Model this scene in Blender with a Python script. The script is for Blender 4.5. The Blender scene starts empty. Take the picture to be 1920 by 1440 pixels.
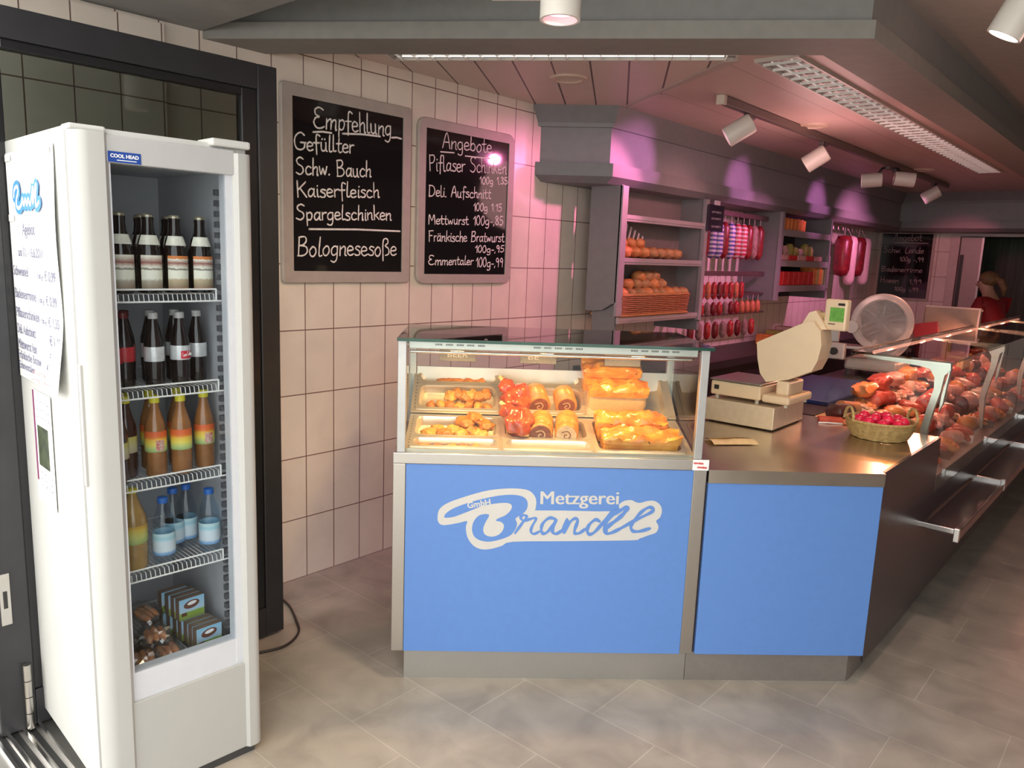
import bpy, bmesh, math, random
from math import sin, cos, pi, radians as R, sqrt
from mathutils import Vector as V, Matrix as MX, noise as NZ
random.seed(7)
SC = bpy.context.scene
COL = SC.collection

# ------------------------------------------------------------------ camera
cam_d = bpy.data.cameras.new('camera'); cam = bpy.data.objects.new('camera', cam_d); COL.objects.link(cam)
cam_d.sensor_fit = 'HORIZONTAL'; cam_d.sensor_width = 36.0; cam_d.lens = 36.0 * 1438.53 / 1920.0
cam_d.clip_start = 0.05; cam_d.clip_end = 200
PIT, ROL, YAW = 0.16840663, 0.03834691, 0.71467313
hd = V((-sin(YAW), cos(YAW), 0)); rt = V((cos(YAW), sin(YAW), 0)); up = V((0, 0, 1))
Fw = hd * cos(PIT) - up * sin(PIT); U0 = hd * sin(PIT) + up * cos(PIT)
Rr = rt * cos(ROL) + U0 * sin(ROL); Uu = U0 * cos(ROL) - rt * sin(ROL)
cam.matrix_world = MX(((Rr.x, Uu.x, -Fw.x, 0), (Rr.y, Uu.y, -Fw.y, 0), (Rr.z, Uu.z, -Fw.z, 1.70), (0, 0, 0, 1)))
SC.camera = cam

# ------------------------------------------------------------------ world, exposure, lights
SC.view_settings.view_transform = 'Standard'; SC.view_settings.look = 'None'
SC.view_settings.exposure = 0.0; SC.view_settings.gamma = 1.0; SC.view_settings.use_curve_mapping = False
wd = bpy.data.worlds.new('overcast_daylight'); SC.world = wd; wd.use_nodes = True
bg = wd.node_tree.nodes['Background']; bg.inputs[0].default_value = (1.0, 0.985, 0.95, 1); bg.inputs[1].default_value = 3.45

def lamp(name, kind, loc, energy, color, target=None, size=0.1, spot=60, blend=0.6, parent=None, size_y=None):
    d = bpy.data.lights.new(name, kind); d.energy = energy; d.color = color
    if kind == 'AREA':
        d.size = size
        if size_y: d.shape = 'RECTANGLE'; d.size_y = size_y
    else: d.shadow_soft_size = size
    if kind == 'SPOT': d.spot_size = R(spot); d.spot_blend = blend
    o = bpy.data.objects.new(name, d); COL.objects.link(o); o.location = loc
    if target is not None:
        o.rotation_euler = (V(target) - V(loc)).to_track_quat('-Z', 'Y').to_euler()
    return o
PINK = (1.0, 0.30, 0.62); ROSE = (1.0, 0.36, 0.40); WARM = (1.0, 0.62, 0.22); MAG = (1.0, 0.28, 0.78)
lamp('ceiling_spot_light', 'SPOT', (-1.455, 1.825, 2.33), 46, (1.0, .76, .46), (-3.1, 2.5, .3), .05, 110, .9)
lamp('pink_wall_wash_light', 'SPOT', (-2.25, 4.56, 2.42), 58, (1.0, .22, .48), (-3.26, 3.72, 1.62), .03, 80, .55)
lamp('pink_cornice_light', 'SPOT', (-2.15, 4.95, 2.40), 30, MAG, (-2.86, 4.50, 2.34), .02, 40, .8)
lamp('pink_cornice_light', 'SPOT', (-2.2, 6.05, 2.40), 22, MAG, (-2.86, 6.05, 2.30), .02, 48, .8)
lamp('pink_cornice_light', 'SPOT', (-2.25, 7.80, 2.40), 20, MAG, (-2.86, 7.80, 2.26), .02, 56, .8)
lamp('pink_shelf_light', 'SPOT', (-1.9, 5.2, 2.40), 34, ROSE, (-3.0, 5.0, 1.6), .05, 80, .8)
lamp('pink_shelf_light', 'SPOT', (-1.9, 6.5, 2.40), 80, PINK, (-3.15, 6.3, 1.25), .05, 80, .8)
lamp('pink_shelf_light', 'SPOT', (-1.9, 8.6, 2.40), 90, PINK, (-3.0, 8.9, 1.75), .05, 84, .8)
lamp('rose_back_light', 'SPOT', (-1.9, 9.4, 2.30), 34, (1.0, .22, .30), (-2.3, 11.25, 1.45), .06, 58, .6)
for y, e in ((4.9, 20), (6.2, 24), (7.6, 24), (9.0, 24)):
    lamp('meat_counter_light', 'SPOT', (-1.15, y, 2.45), e * 3.4, (1.0, 0.36, 0.26), (-1.1, y, 0.9), .04, 80, .8)
lamp('orange_spot_light', 'SPOT', (-1.55, 6.3, 2.40), 42, (1.0, .34, .06), (-1.02, 3.55, .9), .02, 24, .5)
lamp('added_ceiling_fill', 'POINT', (-1.9, 5.2, 2.2), 13, (1.0, .52, .50), None, .3)  # added point light standing in for pink bounce on the ceiling
lamp('corner_spot_light', 'SPOT', (-.58, 3.16, 2.45), 24, (1.0, .60, .45), (-.9, 3.5, .4), .06, 100, .9)
lamp('added_corner_fill', 'POINT', (-.35, 3.6, 2.45), 3.5, (1.0, .58, .48), None, .12)  # added point light that brightens the outer ceiling near the corner spot
lamp('floor_rose_light', 'SPOT', (-.3, 7.5, 2.6), 40, (1.0, .5, .4), (.1, 5.0, 0), .1, 80, 1.0)

# ------------------------------------------------------------------ materials
MATS = {}
def nodes_of(m): return m.node_tree.nodes, m.node_tree.links
def mat(name, c, r=.5, m=0.0, var=0.0, scale=18.0, bump=0.0, bscale=60.0, spec=.5, emit=None, es=1.0, coat=0.0, stretch=None, c2=None, sheen=0):
    if name in MATS: return MATS[name]
    M = bpy.data.materials.new(name); M.use_nodes = True; n, l = nodes_of(M); b = n['Principled BSDF']
    b.inputs['Base Color'].default_value = (*c, 1); b.inputs['Roughness'].default_value = r; b.inputs['Metallic'].default_value = m
    b.inputs['Specular IOR Level'].default_value = spec; b.inputs['Coat Weight'].default_value = coat
    tc = n.new('ShaderNodeTexCoord'); mp = n.new('ShaderNodeMapping'); l.new(tc.outputs['Object'], mp.inputs['Vector'])
    if stretch: mp.inputs['Scale'].default_value = stretch
    nz = n.new('ShaderNodeTexNoise'); nz.inputs['Scale'].default_value = scale; nz.inputs['Detail'].default_value = 4
    l.new(mp.outputs['Vector'], nz.inputs['Vector'])
    if var or c2:
        rp = n.new('ShaderNodeValToRGB'); a = c2 if c2 else tuple(min(1, x * (1 + var)) for x in c); d = c if c2 else tuple(x * (1 - var) for x in c)
        rp.color_ramp.elements[0].position = .32; rp.color_ramp.elements[1].position = .68
        rp.color_ramp.elements[0].color = (*d, 1); rp.color_ramp.elements[1].color = (*a, 1)
        l.new(nz.outputs['Fac'], rp.inputs['Fac']); l.new(rp.outputs['Color'], b.inputs['Base Color'])
    if bump:
        n2 = n.new('ShaderNodeTexNoise'); n2.inputs['Scale'].default_value = bscale; l.new(mp.outputs['Vector'], n2.inputs['Vector'])
        bp = n.new('ShaderNodeBump'); bp.inputs['Strength'].default_value = bump; bp.inputs['Distance'].default_value = .004
        l.new(n2.outputs['Fac'], bp.inputs['Height']); l.new(bp.outputs['Normal'], b.inputs['Normal'])
    if emit:
        b.inputs['Emission Color'].default_value = (*emit, 1); b.inputs['Emission Strength'].default_value = es
    MATS[name] = M
    return M
def glass(name, tint=(.92, .97, .95), refl=.5, rough=.02):
    if name in MATS: return MATS[name]
    M = bpy.data.materials.new(name); M.use_nodes = True; n, l = nodes_of(M); n.clear()
    o = n.new('ShaderNodeOutputMaterial'); mx = n.new('ShaderNodeMixShader'); t = n.new('ShaderNodeBsdfTransparent'); g = n.new('ShaderNodeBsdfGlossy')
    fr = n.new('ShaderNodeFresnel'); fr.inputs['IOR'].default_value = 1.0 + refl
    nz = n.new('ShaderNodeTexNoise'); nz.inputs['Scale'].default_value = 4.0
    rp = n.new('ShaderNodeMapRange'); rp.inputs['To Min'].default_value = rough; rp.inputs['To Max'].default_value = rough * 1.6
    l.new(nz.outputs['Fac'], rp.inputs['Value']); l.new(rp.outputs['Result'], g.inputs['Roughness'])
    t.inputs['Color'].default_value = (*tint, 1); g.inputs['Color'].default_value = (1, 1, 1, 1)
    ge = n.new('ShaderNodeNewGeometry'); iv = n.new('ShaderNodeMath'); iv.operation = 'SUBTRACT'; iv.inputs[0].default_value = 1.0; l.new(ge.outputs['Backfacing'], iv.inputs[1])
    mu = n.new('ShaderNodeMath'); mu.operation = 'MULTIPLY'; l.new(fr.outputs['Fac'], mu.inputs[0]); l.new(iv.outputs[0], mu.inputs[1]); l.new(mu.outputs[0], mx.inputs['Fac']); l.new(t.outputs[0], mx.inputs[1]); l.new(g.outputs[0], mx.inputs[2]); l.new(mx.outputs[0], o.inputs['Surface'])
    MATS[name] = M
    return M
def grid_mat(name, cols, mortar, bw, rh, ms, plane='yz', off=0.0, r=.35, origin=(0, 0), freq=2, bump=.25, vein=.0):
    if name in MATS: return MATS[name]
    M = bpy.data.materials.new(name); M.use_nodes = True; n, l = nodes_of(M); b = n['Principled BSDF']
    g = n.new('ShaderNodeNewGeometry'); sp = n.new('ShaderNodeSeparateXYZ'); l.new(g.outputs['Position'], sp.inputs[0])
    cb = n.new('ShaderNodeCombineXYZ')
    for i, ax in enumerate(plane):
        ad = n.new('ShaderNodeMath'); ad.operation = 'SUBTRACT'; l.new(sp.outputs['xyz'.index(ax)], ad.inputs[0]); ad.inputs[1].default_value = origin[i]
        l.new(ad.outputs[0], cb.inputs[i])
    br = n.new('ShaderNodeTexBrick'); br.offset = off; br.offset_frequency = freq; br.squash = 1.0
    br.inputs['Scale'].default_value = 1.0; br.inputs['Brick Width'].default_value = bw; br.inputs['Row Height'].default_value = rh
    br.inputs['Mortar Size'].default_value = ms; br.inputs['Mortar Smooth'].default_value = .1
    br.inputs['Color1'].default_value = (*cols[0], 1); br.inputs['Color2'].default_value = (*cols[1], 1); br.inputs['Mortar'].default_value = (*mortar, 1)
    l.new(cb.outputs[0], br.inputs['Vector'])
    nz = n.new('ShaderNodeTexNoise'); nz.inputs['Scale'].default_value = 5.0; nz.inputs['Detail'].default_value = 6; nz.inputs['Distortion'].default_value = .6
    l.new(g.outputs['Position'], nz.inputs['Vector'])
    mx = n.new('ShaderNodeMix'); mx.data_type = 'RGBA'; mx.blend_type = 'MULTIPLY'; mx.inputs['Factor'].default_value = 1.0
    rp = n.new('ShaderNodeValToRGB'); rp.color_ramp.elements[0].position = .3; rp.color_ramp.elements[1].position = .7
    v = 1 - vein; rp.color_ramp.elements[0].color = (v, v, v, 1); rp.color_ramp.elements[1].color = (1, 1, 1, 1)
    l.new(nz.outputs['Fac'], rp.inputs['Fac']); l.new(br.outputs['Color'], mx.inputs['A']); l.new(rp.outputs['Color'], mx.inputs['B'])
    l.new(mx.outputs['Result'], b.inputs['Base Color']); b.inputs['Roughness'].default_value = r
    if bump:
        bp = n.new('ShaderNodeBump'); bp.inputs['Strength'].default_value = bump; bp.inputs['Distance'].default_value = .003; bp.invert = True
        l.new(br.outputs['Fac'], bp.inputs['Height']); l.new(bp.outputs['Normal'], b.inputs['Normal'])
    MATS[name] = M
    return M
def s2l(*c):
    return tuple((x / 255 / 12.92) if x / 255 <= .04045 else ((x / 255 + .055) / 1.055) ** 2.4 for x in c)

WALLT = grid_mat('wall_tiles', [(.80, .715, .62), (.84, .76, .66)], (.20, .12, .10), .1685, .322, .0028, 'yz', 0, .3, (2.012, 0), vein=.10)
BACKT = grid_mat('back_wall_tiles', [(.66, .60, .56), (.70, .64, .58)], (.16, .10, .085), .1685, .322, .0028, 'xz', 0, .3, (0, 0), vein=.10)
FLOORM = grid_mat('floor_stone_tiles', [(.47, .42, .35), (.42, .375, .315)], (.58, .53, .45), .60, .33, .0022, 'xy', .45, .42, (.0, .25), vein=.34, bump=.1)
STEEL = mat('brushed_steel', (.50, .475, .44), .30, 1.0, .05, 40, .04, 300, stretch=(1, 1, 25))
STEELD = mat('soft_steel', (.55, .53, .50), .42, 1.0, .05, 12)
STEELP = mat('polished_pan_steel', (.72, .68, .61), .36, .8, .03, 20, .03, 50)
CHROME = mat('chrome', (.75, .74, .72), .14, 1.0, .02)
ALU = mat('satin_aluminium', (.46, .46, .45), .45, .8, .04)
BLUE = mat('blue_laminate', s2l(91, 133, 199), .38, 0, .02, 30)
WHITE = mat('fridge_white', (.60, .60, .57), .35, 0, .01)
LINER = mat('fridge_liner_grey', (.50, .51, .54), .5, 0, .03)
LGREY = mat('light_grey_plastic', (.60, .62, .66), .4, 0, .02)
GREYP = mat('grey_paint', (.20, .20, .195), .6, 0, .05)
GREYB = mat('warm_grey_paint', (.225, .215, .195), .6, 0, .05)
CORN = mat('cornice_grey_paint', (.235, .23, .245), .5, 0, .04)
CORND = mat('shelf_grey_lacquer', (.19, .19, .195), .45, 0, .04)
OUTC = mat('outer_ceiling_paint', (.30, .27, .25), .7, 0, .05)
BLACKF = mat('anthracite_frame', (.025, .025, .028), .38, 0, .08)
DARK = mat('dark_laminate', (.045, .036, .042), .3, 0, .1)
PLINTHD = mat('dark_plinth', (.02, .018, .018), .5, 0, .1)
BOARD = mat('blackboard_slate', (.008, .008, .009), .06, 0, .1)
BFRAME = mat('board_frame_taupe', (.42, .37, .33), .5, 0, .05)
CHALK = mat('chalk_strokes', (.78, .76, .72), .8, 0, .12, 90)
LOGOW = mat('logo_white', (.56, .55, .52), .45, 0, .02)
PAPER = mat('paper_white', (.86, .86, .84), .7, 0, .02)
BLUEINK = mat('blue_ink', s2l(70, 140, 205), .6, 0, .03)
GREYINK = mat('grey_ink', (.16, .16, .24), .7, 0, .05)
REDINK = mat('red_ink', (.6, .08, .08), .7, 0, .05)
BLACKP = mat('black_plastic', (.02, .02, .02), .4, 0, .1)
CREAM = mat('cream_plastic', (.70, .555, .37), .4, 0, .02)
CREAMD = mat('cream_plastic_warm', (.72, .55, .26), .4, 0, .02)
GREENLCD = mat('green_display', (.12, .32, .06), .3, 0, .2, 60, emit=(.10, .30, .05), es=.12)
GL = glass('clear_pane')
GLX = glass('counter_pane', (.93, .96, .95), .38, .006)
GLD = glass('door_pane', (.50, .53, .51), .5)
GLT = glass('counter_top_glass', (.50, .50, .48), .50)
GLF = glass('fridge_pane', (.90, .92, .93), .3)
GEDGE = mat('green_glass_edge', (.015, .06, .045), .12, 0, .2)

# ------------------------------------------------------------------ mesh builder
class MB:
    def __init__(s): s.b = bmesh.new(); s.mi = 0
    def _xf(s, vs, M):
        if M is not None:
            for v in vs: v.co = M @ v.co
    def _set(s, fs):
        for f in fs: f.material_index = s.mi
    def box(s, a, b, bev=0, M=None, seg=2):
        a, b = V(a), V(b); c = (a + b) / 2; d = b - a
        r = bmesh.ops.create_cube(s.b, size=1.0); vs = r['verts']
        for v in vs: v.co = V((v.co.x * d.x, v.co.y * d.y, v.co.z * d.z)) + c
        fs = list({f for v in vs for f in v.link_faces}); s._set(fs)
        if bev:
            es = list({e for v in vs for e in v.link_edges})
            q = bmesh.ops.bevel(s.b, geom=es, offset=bev, segments=seg, affect='EDGES', profile=.5); vs = list({v for f in q['faces'] for v in f.verts} | {v for v in vs if v.is_valid}); s._set(q['faces'])
        s._xf(vs, M); return s
    def prism(s, poly, z0, z1, M=None):
        lo = [s.b.verts.new((x, y, z0)) for x, y in poly]; hi = [s.b.verts.new((x, y, z1)) for x, y in poly]; n = len(poly)
        fs = [s.b.faces.new(lo[::-1]), s.b.faces.new(hi)] + [s.b.faces.new((lo[i], lo[(i + 1) % n], hi[(i + 1) % n], hi[i])) for i in range(n)]
        s._set(fs); s._xf(lo + hi, M); return s
    def face(s, pts, M=None):
        vs = [s.b.verts.new(p) for p in pts]; s._set([s.b.faces.new(vs)]); s._xf(vs, M); return s
    def lathe(s, prof, n=20, M=None, cap=True, arc=2 * pi, start=0.0):
        rings = []
        full = abs(arc - 2 * pi) < 1e-6; m = n if full else n + 1
        for r, z in prof:
            rings.append([s.b.verts.new((r * cos(start + arc * i / n), r * sin(start + arc * i / n), z)) for i in range(m)])
        fs = []
        for a, b in zip(rings, rings[1:]):
            for i in range(n):
                j = (i + 1) % m; fs.append(s.b.faces.new((a[i], a[j], b[j], b[i])))
        if cap and full:
            if prof[0][0] > 1e-5: fs.append(s.b.faces.new(rings[0][::-1]))
            if prof[-1][0] > 1e-5: fs.append(s.b.faces.new(rings[-1]))
        s._set(fs); s._xf([v for r in rings for v in r], M); return s
    def tube(s, pts, r, n=8, M=None, closed=False):
        pts = [V(p) for p in pts]; rings = []; k = len(pts); rr = r if isinstance(r, (list, tuple)) else [r] * k
        ref = None
        for i, p in enumerate(pts):
            t = (pts[(i + 1) % k] - pts[i - 1]) if closed else (pts[min(i + 1, k - 1)] - pts[max(i - 1, 0)])
            t.normalize()
            if ref is None: ref = t.orthogonal().normalized()
            ref = (ref - t * ref.dot(t)).normalized(); bi = t.cross(ref)
            rings.append([s.b.verts.new(p + ref * (rr[i] * cos(2 * pi * j / n)) + bi * (rr[i] * sin(2 * pi * j / n))) for j in range(n)])
        fs = []
        for q in range(k if closed else k - 1):
            a, b = rings[q], rings[(q + 1) % k]
            for j in range(n): fs.append(s.b.faces.new((a[j], a[(j + 1) % n], b[(j + 1) % n], b[j])))
        if not closed: fs += [s.b.faces.new(rings[0][::-1]), s.b.faces.new(rings[-1])]
        s._set(fs); s._xf([v for g in rings for v in g], M); return s
    def blob(s, c, rad, amp=.12, fr=2.0, seed=0, M=None, sub=3, boxy=0.0):
        r = bmesh.ops.create_icosphere(s.b, subdivisions=sub, radius=1.0); vs = r['verts']; c = V(c)
        for v in vs:
            d = v.co.normalized()
            if boxy:
                m = max(abs(d.x), abs(d.y), abs(d.z)); d = d * (1 - boxy) + d / m * boxy * .92
            k = 1 + amp * NZ.noise(v.co * fr + V((seed * 3.7, seed * 1.3, seed * 2.1)))
            v.co = V((d.x * rad[0] * k, d.y * rad[1] * k, d.z * rad[2] * k)) + c
        s._set(list({f for v in vs for f in v.link_faces})); s._xf(vs, M); return s
    def ribbon(s, pts, w, M=None, cap=True):
        s.rz = getattr(s, 'rz', 0) + 1; zz = (s.rz % 40) * 8e-6
        # flat stroke in the local xy plane with round ends
        P = [V((p[0], p[1], zz + 3e-6 * i)) for i, p in enumerate(pts)]; k = len(P)
        ww = w if isinstance(w, (list, tuple)) else [w] * k
        L, Rv = [], []
        for i, p in enumerate(P):
            t = P[min(i + 1, k - 1)] - P[max(i - 1, 0)]
            if t.length < 1e-9: t = V((1, 0, 0))
            t.normalize(); nn = V((-t.y, t.x, 0)); L.append(s.b.verts.new(p + nn * ww[i] / 2)); Rv.append(s.b.verts.new(p - nn * ww[i] / 2))
        fs = [s.b.faces.new((Rv[i], Rv[i + 1], L[i + 1], L[i])) for i in range(k - 1)]
        vs = L + Rv
        if cap:
            for i in (0, k - 1):
                ring = [s.b.verts.new(P[i] + V((cos(a * pi / 4), sin(a * pi / 4), 0)) * ww[i] / 2) for a in range(8)]; fs.append(s.b.faces.new(ring)); vs += ring
        s._set(fs); s._xf(vs, M); return s
    def build(s, name, m, parent=None, M=None, smooth=None):
        me = bpy.data.meshes.new(name)
        bmesh.ops.recalc_face_normals(s.b, faces=s.b.faces[:]) if not getattr(s, 'flat', False) else None
        s.b.to_mesh(me); s.b.free()
        for x in (m if isinstance(m, (list, tuple)) else [m]): me.materials.append(x)
        if smooth:
            me.polygons.foreach_set('use_smooth', [True] * len(me.polygons))
            try: me.set_sharp_from_angle(angle=R(smooth))
            except Exception: pass
        o = bpy.data.objects.new(name, me); COL.objects.link(o)
        if parent is not None: o.parent = parent
        if M is not None: o.matrix_basis = M
        return o
def tag(o, label, cat, group=None):
    o['label'] = label; o['category'] = cat
    if group: o['group'] = group
    return o
def thing(name, label, cat, M=None, group=None):
    o = bpy.data.objects.new(name, None); COL.objects.link(o); o.empty_display_size = .05
    if M is not None: o.matrix_world = M
    return tag(o, label, cat, group)
def copy_tree(o, M=None, label=None, parent=None):
    c = o.copy(); COL.objects.link(c)
    if parent is not None:
        c.parent = parent; c.matrix_parent_inverse = o.matrix_parent_inverse.copy(); c.matrix_basis = o.matrix_basis.copy()
    if M is not None: c.matrix_world = M
    if label: c['label'] = label
    for ch in KIDS.get(o.name, []): copy_tree(ch, None, None, c)
    return c
KIDS = {}
def index_kids():
    KIDS.clear()
    for o in COL.objects:
        if o.parent: KIDS.setdefault(o.parent.name, []).append(o)
def structure(o): o['kind'] = 'structure'; return o
T = MX.Translation
def RZ(a): return MX.Rotation(a, 4, 'Z')
def RX(a): return MX.Rotation(a, 4, 'X')
def RY(a): return MX.Rotation(a, 4, 'Y')
def SCL(x, y, z): return MX.Diagonal((x, y, z, 1))
ORD = ['first', 'second', 'third', 'fourth', 'fifth', 'sixth', 'seventh', 'eighth', 'ninth', 'tenth', 'eleventh', 'twelfth', 'thirteenth', 'fourteenth', 'fifteenth', 'sixteenth', 'seventeenth', 'eighteenth', 'nineteenth', 'twentieth'] + ['twenty-' + q for q in ('first', 'second', 'third', 'fourth', 'fifth', 'sixth', 'seventh', 'eighth', 'ninth')]

# ------------------------------------------------------------------ handwriting strokes
GD = {
'E': (60, '50,90 30,100 10,88 12,65 30,55 12,48 3,25 15,3 35,0 55,10'), 'm': (62, '5,50 5,0|5,30 18,48 28,45 28,0|28,30 42,48 52,42 52,0 58,2'),
'p': (42, '8,50 8,-35|8,40 25,50 35,35 30,8 18,0 8,8'), 'f': (34, '35,90 22,98 15,80 14,-20|0,48 30,50'), 'e': (38, '5,25 30,30 28,45 15,50 4,35 5,10 18,0 34,8'),
'h': (40, '6,100 6,0|6,30 20,48 30,42 30,0 36,2'), 'l': (22, '8,100 6,15 12,0 20,4'), 'u': (42, '5,50 6,10 16,0 28,12 30,50|30,50 31,5 37,0'),
'ü': (42, '5,50 6,10 16,0 28,12 30,50|30,50 31,5 37,0|10,68 12,72|24,68 26,72'), 'n': (40, '5,50 5,0|5,30 20,48 30,42 30,5 36,0'),
'g': (42, '32,45 18,50 5,35 6,10 18,2 32,15|32,50 32,-15 20,-35 4,-28'), 'G': (66, '55,85 35,100 12,80 5,45 15,8 38,0 55,15 56,42|36,42 62,42'),
't': (32, '14,85 12,15 20,0 30,5|0,52 28,55'), 'r': (30, '6,50 6,0|6,30 15,46 28,48'), 'S': (52, '45,90 28,100 10,85 15,62 38,45 42,18 25,0 4,10'),
'c': (38, '32,42 18,50 5,32 7,8 20,0 34,8'), 'w': (52, '3,50 12,2 24,40 34,2 46,50'), '.': (16, '6,0 9,3'), ',': (16, '9,5 5,-12'), '-': (30, '5,28 25,28'),
'B': (56, '10,95 8,0|8,95 35,98 42,78 30,58 10,52|10,52 40,48 48,22 32,2 5,0'), 'a': (43, '32,42 18,50 5,30 8,4 20,2 32,25|33,50 33,6 40,0'),
'ä': (43, '32,42 18,50 5,30 8,4 20,2 32,25|33,50 33,6 40,0|10,66 12,70|26,66 28,70'), 'K': (54, '8,100 8,0|48,95 10,45|20,55 50,0'), 'i': (18, '8,50 8,5 14,0|9,68 10,72'),
's': (34, '30,45 16,50 7,38 26,22 26,4 12,0 2,6'), 'k': (38, '6,100 6,0|34,50 8,25|14,30 34,0'), 'o': (40, '18,50 4,30 8,4 22,0 33,22 28,45 16,50'),
'ß': (46, '6,-30 8,70 18,95 34,90 34,70 20,55 38,38 38,10 20,0'), 'A': (54, '3,0 26,100 48,0|12,38 42,40'), 'b': (42, '7,100 6,5|6,30 20,48 34,35 32,8 18,0 6,8'),
'P': (48, '8,100 8,0|8,95 36,98 42,75 30,52 8,48'), 'D': (60, '8,95 8,0|4,95 38,88 52,50 38,8 5,0'), 'M': (64, '5,0 10,95 30,35 50,95 56,0'), 'F': (46, '10,95 8,0|6,95 45,98|9,52 35,54'),
'd': (43, '32,42 18,50 5,30 8,4 20,2 32,25|33,100 33,6 40,0'), 'L': (44, '8,100 8,2 40,2'), 'C': (54, '48,85 30,100 10,75 6,35 18,5 36,0 50,15'), 'H': (54, '8,100 8,0|44,100 44,0|8,50 44,50'),
'0': (40, '18,95 4,60 8,8 22,0 34,40 28,90 18,95'), '1': (28, '4,65 20,95|20,95 20,0'), '2': (42, '6,75 20,95 34,75 6,0|6,0 36,2'), '3': (40, '6,88 22,95 32,75 16,52 34,30 22,2 4,10'),
'5': (42, '36,95 12,95|12,95 9,55 30,52 34,20 18,0 4,8'), '6': (40, '30,95 8,50 8,10 22,0 34,20 22,45 8,30'), '8': (40, '20,50 8,75 20,95 32,75 20,50 6,22 20,0 34,22 20,50'),
'9': (40, '32,70 20,95 6,75 16,52 32,70|32,70 28,0'), ' ': (34, ''), '€': (46, '42,85 24,95 10,60 14,10 30,0 42,12|2,58 30,58|2,40 28,40'), 'z': (36, '4,50 30,50|30,50 4,0|4,0 32,2'), 'W': (72, '4,95 18,2 34,70 50,2 66,95'), ':': (14, '6,8 7,10|6,40 7,42')}
def smooth_pts(pts, k=4):
    if len(pts) < 3: return pts
    out = []
    for i in range(len(pts) - 1):
        p0 = pts[max(i - 1, 0)]; p1 = pts[i]; p2 = pts[i + 1]; p3 = pts[min(i + 2, len(pts) - 1)]
        for j in range(k):
            t = j / k; out.append(tuple(.5 * (2 * p1[a] + (p2[a] - p0[a]) * t + (2 * p0[a] - 5 * p1[a] + 4 * p2[a] - p3[a]) * t * t + (3 * p1[a] - p0[a] - 3 * p2[a] + p3[a]) * t ** 3) for a in (0, 1)))
    return out + [pts[-1]]
def text_w(t): return sum(GD.get(c, GD['e'])[0] for c in t) / 100.0
def handwrite(mb, t, x0, y0, x1, y1, h, w, M, jit=.03, rnd=None):
    rnd = rnd or random
    tot = text_w(t); sx = sqrt((x1 - x0) ** 2 + (y1 - y0) ** 2) / tot; an = math.atan2(y1 - y0, x1 - x0); cx = 0.0
    for c in t:
        wd_, g = GD.get(c, GD['e']); jy = rnd.uniform(-jit, jit) * h; sl = rnd.uniform(-.02, .10)
        for st in (g.split('|') if g else []):
            ps = [tuple(float(q) / 100 for q in p.split(',')) for p in st.split()]
            ps = [((cx + px) * sx + py * h * sl, py * h + jy) for px, py in smooth_pts(ps)]
            ps = [(x0 + px * cos(an) - py * sin(an), y0 + px * sin(an) + py * cos(an)) for px, py in ps]
            mb.ribbon(ps, [w * rnd.uniform(.75, 1.15) for _ in ps], M)
        cx += wd_ / 100
def font_text(name, t, size, m, parent, M, bold=0.0, width=None, depth=0.0004, align='LEFT', shear=0.0, copies=()):
    cu = bpy.data.curves.new(name, 'FONT'); cu.body = t; cu.size = size; cu.offset = bold; cu.extrude = depth; cu.align_x = align; cu.resolution_u = 3; cu.shear = shear
    o = bpy.data.objects.new('tmp', cu); COL.objects.link(o)
    bpy.context.view_layer.update(); dg = bpy.context.evaluated_depsgraph_get()
    me = bpy.data.meshes.new_from_object(o.evaluated_get(dg)); bpy.data.objects.remove(o); bpy.data.curves.remove(cu)
    if width:
        xs = [v.co.x for v in me.vertices]; k = width / (max(xs) - min(xs)); mn = min(xs)
        for v in me.vertices: v.co.x = (v.co.x - mn) * k
    if copies:
        b = bmesh.new()
        for j, dx in enumerate((0.0,) + tuple(copies)):
            n0 = len(b.verts); b.from_mesh(me); b.verts.ensure_lookup_table()
            for v in b.verts[n0:]: v.co.x += dx; v.co.z += j * 3e-5
        b.to_mesh(me); b.free()
    me.materials.clear(); me.materials.append(m); me.name = name
    q = bpy.data.objects.new(name, me); COL.objects.link(q); q.parent = parent; q.matrix_basis = M
    return q
# ================================================================== the room
WX = -3.26; YB = 11.25; ZC = 2.63; ZO = 2.77; ZB = 2.54
e2 = V((cos(R(33)), sin(R(33)), 0)); n2 = V((sin(R(33)), -cos(R(33)), 0))   # bulkhead direction and its outward normal
mb = MB(); mb.box((WX - .4, -.2, -.1), (3.0, YB + 2.2, 0)); structure(mb.build('floor', FLOORM))
mb = MB(); mb.box((-9, -9, -.14), (9, -.2, -.01)); mb.box((-9, -.2, -.14), (WX - .4, 1, -.01))
structure(mb.build('ground', mat('street_paving', (.50, .49, .46), .8, 0, .12, 3, .2, 40)))
mb = MB(); mb.box((WX - .2, .75, 0), (WX, YB + .2, 3.0)); mb.box((WX, .78, 2.0), (WX + .022, 1.517, 2.555))
structure(mb.build('wall_left', WALLT))
mb = MB(); DX0, DX1, DZ = -2.28, -1.0, 2.13
mb.box((WX, YB, 0), (DX0, YB + .2, 3)); mb.box((DX1, YB, 0), (3.0, YB + .2, 3)); mb.box((DX0, YB, DZ), (DX1, YB + .2, 3))
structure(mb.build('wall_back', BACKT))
mb = MB(); mb.box((3.0, .75, 0), (3.2, YB + .2, 3)); structure(mb.build('wall_right', mat('plain_wall_paint', (.50, .45, .42), .7, 0, .04)))
mb = MB(); mb.box((1.9, .60, 0), (3.2, .75, 3)); mb.box((WX - .2, .60, 2.9), (1.9, .75, 3.4)); mb.box((WX - 1.2, .60, 0), (-3.26, .75, 3.4))
structure(mb.build('wall_front', mat('facade_paint', (.45, .44, .42), .8, 0, .05)))
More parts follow.
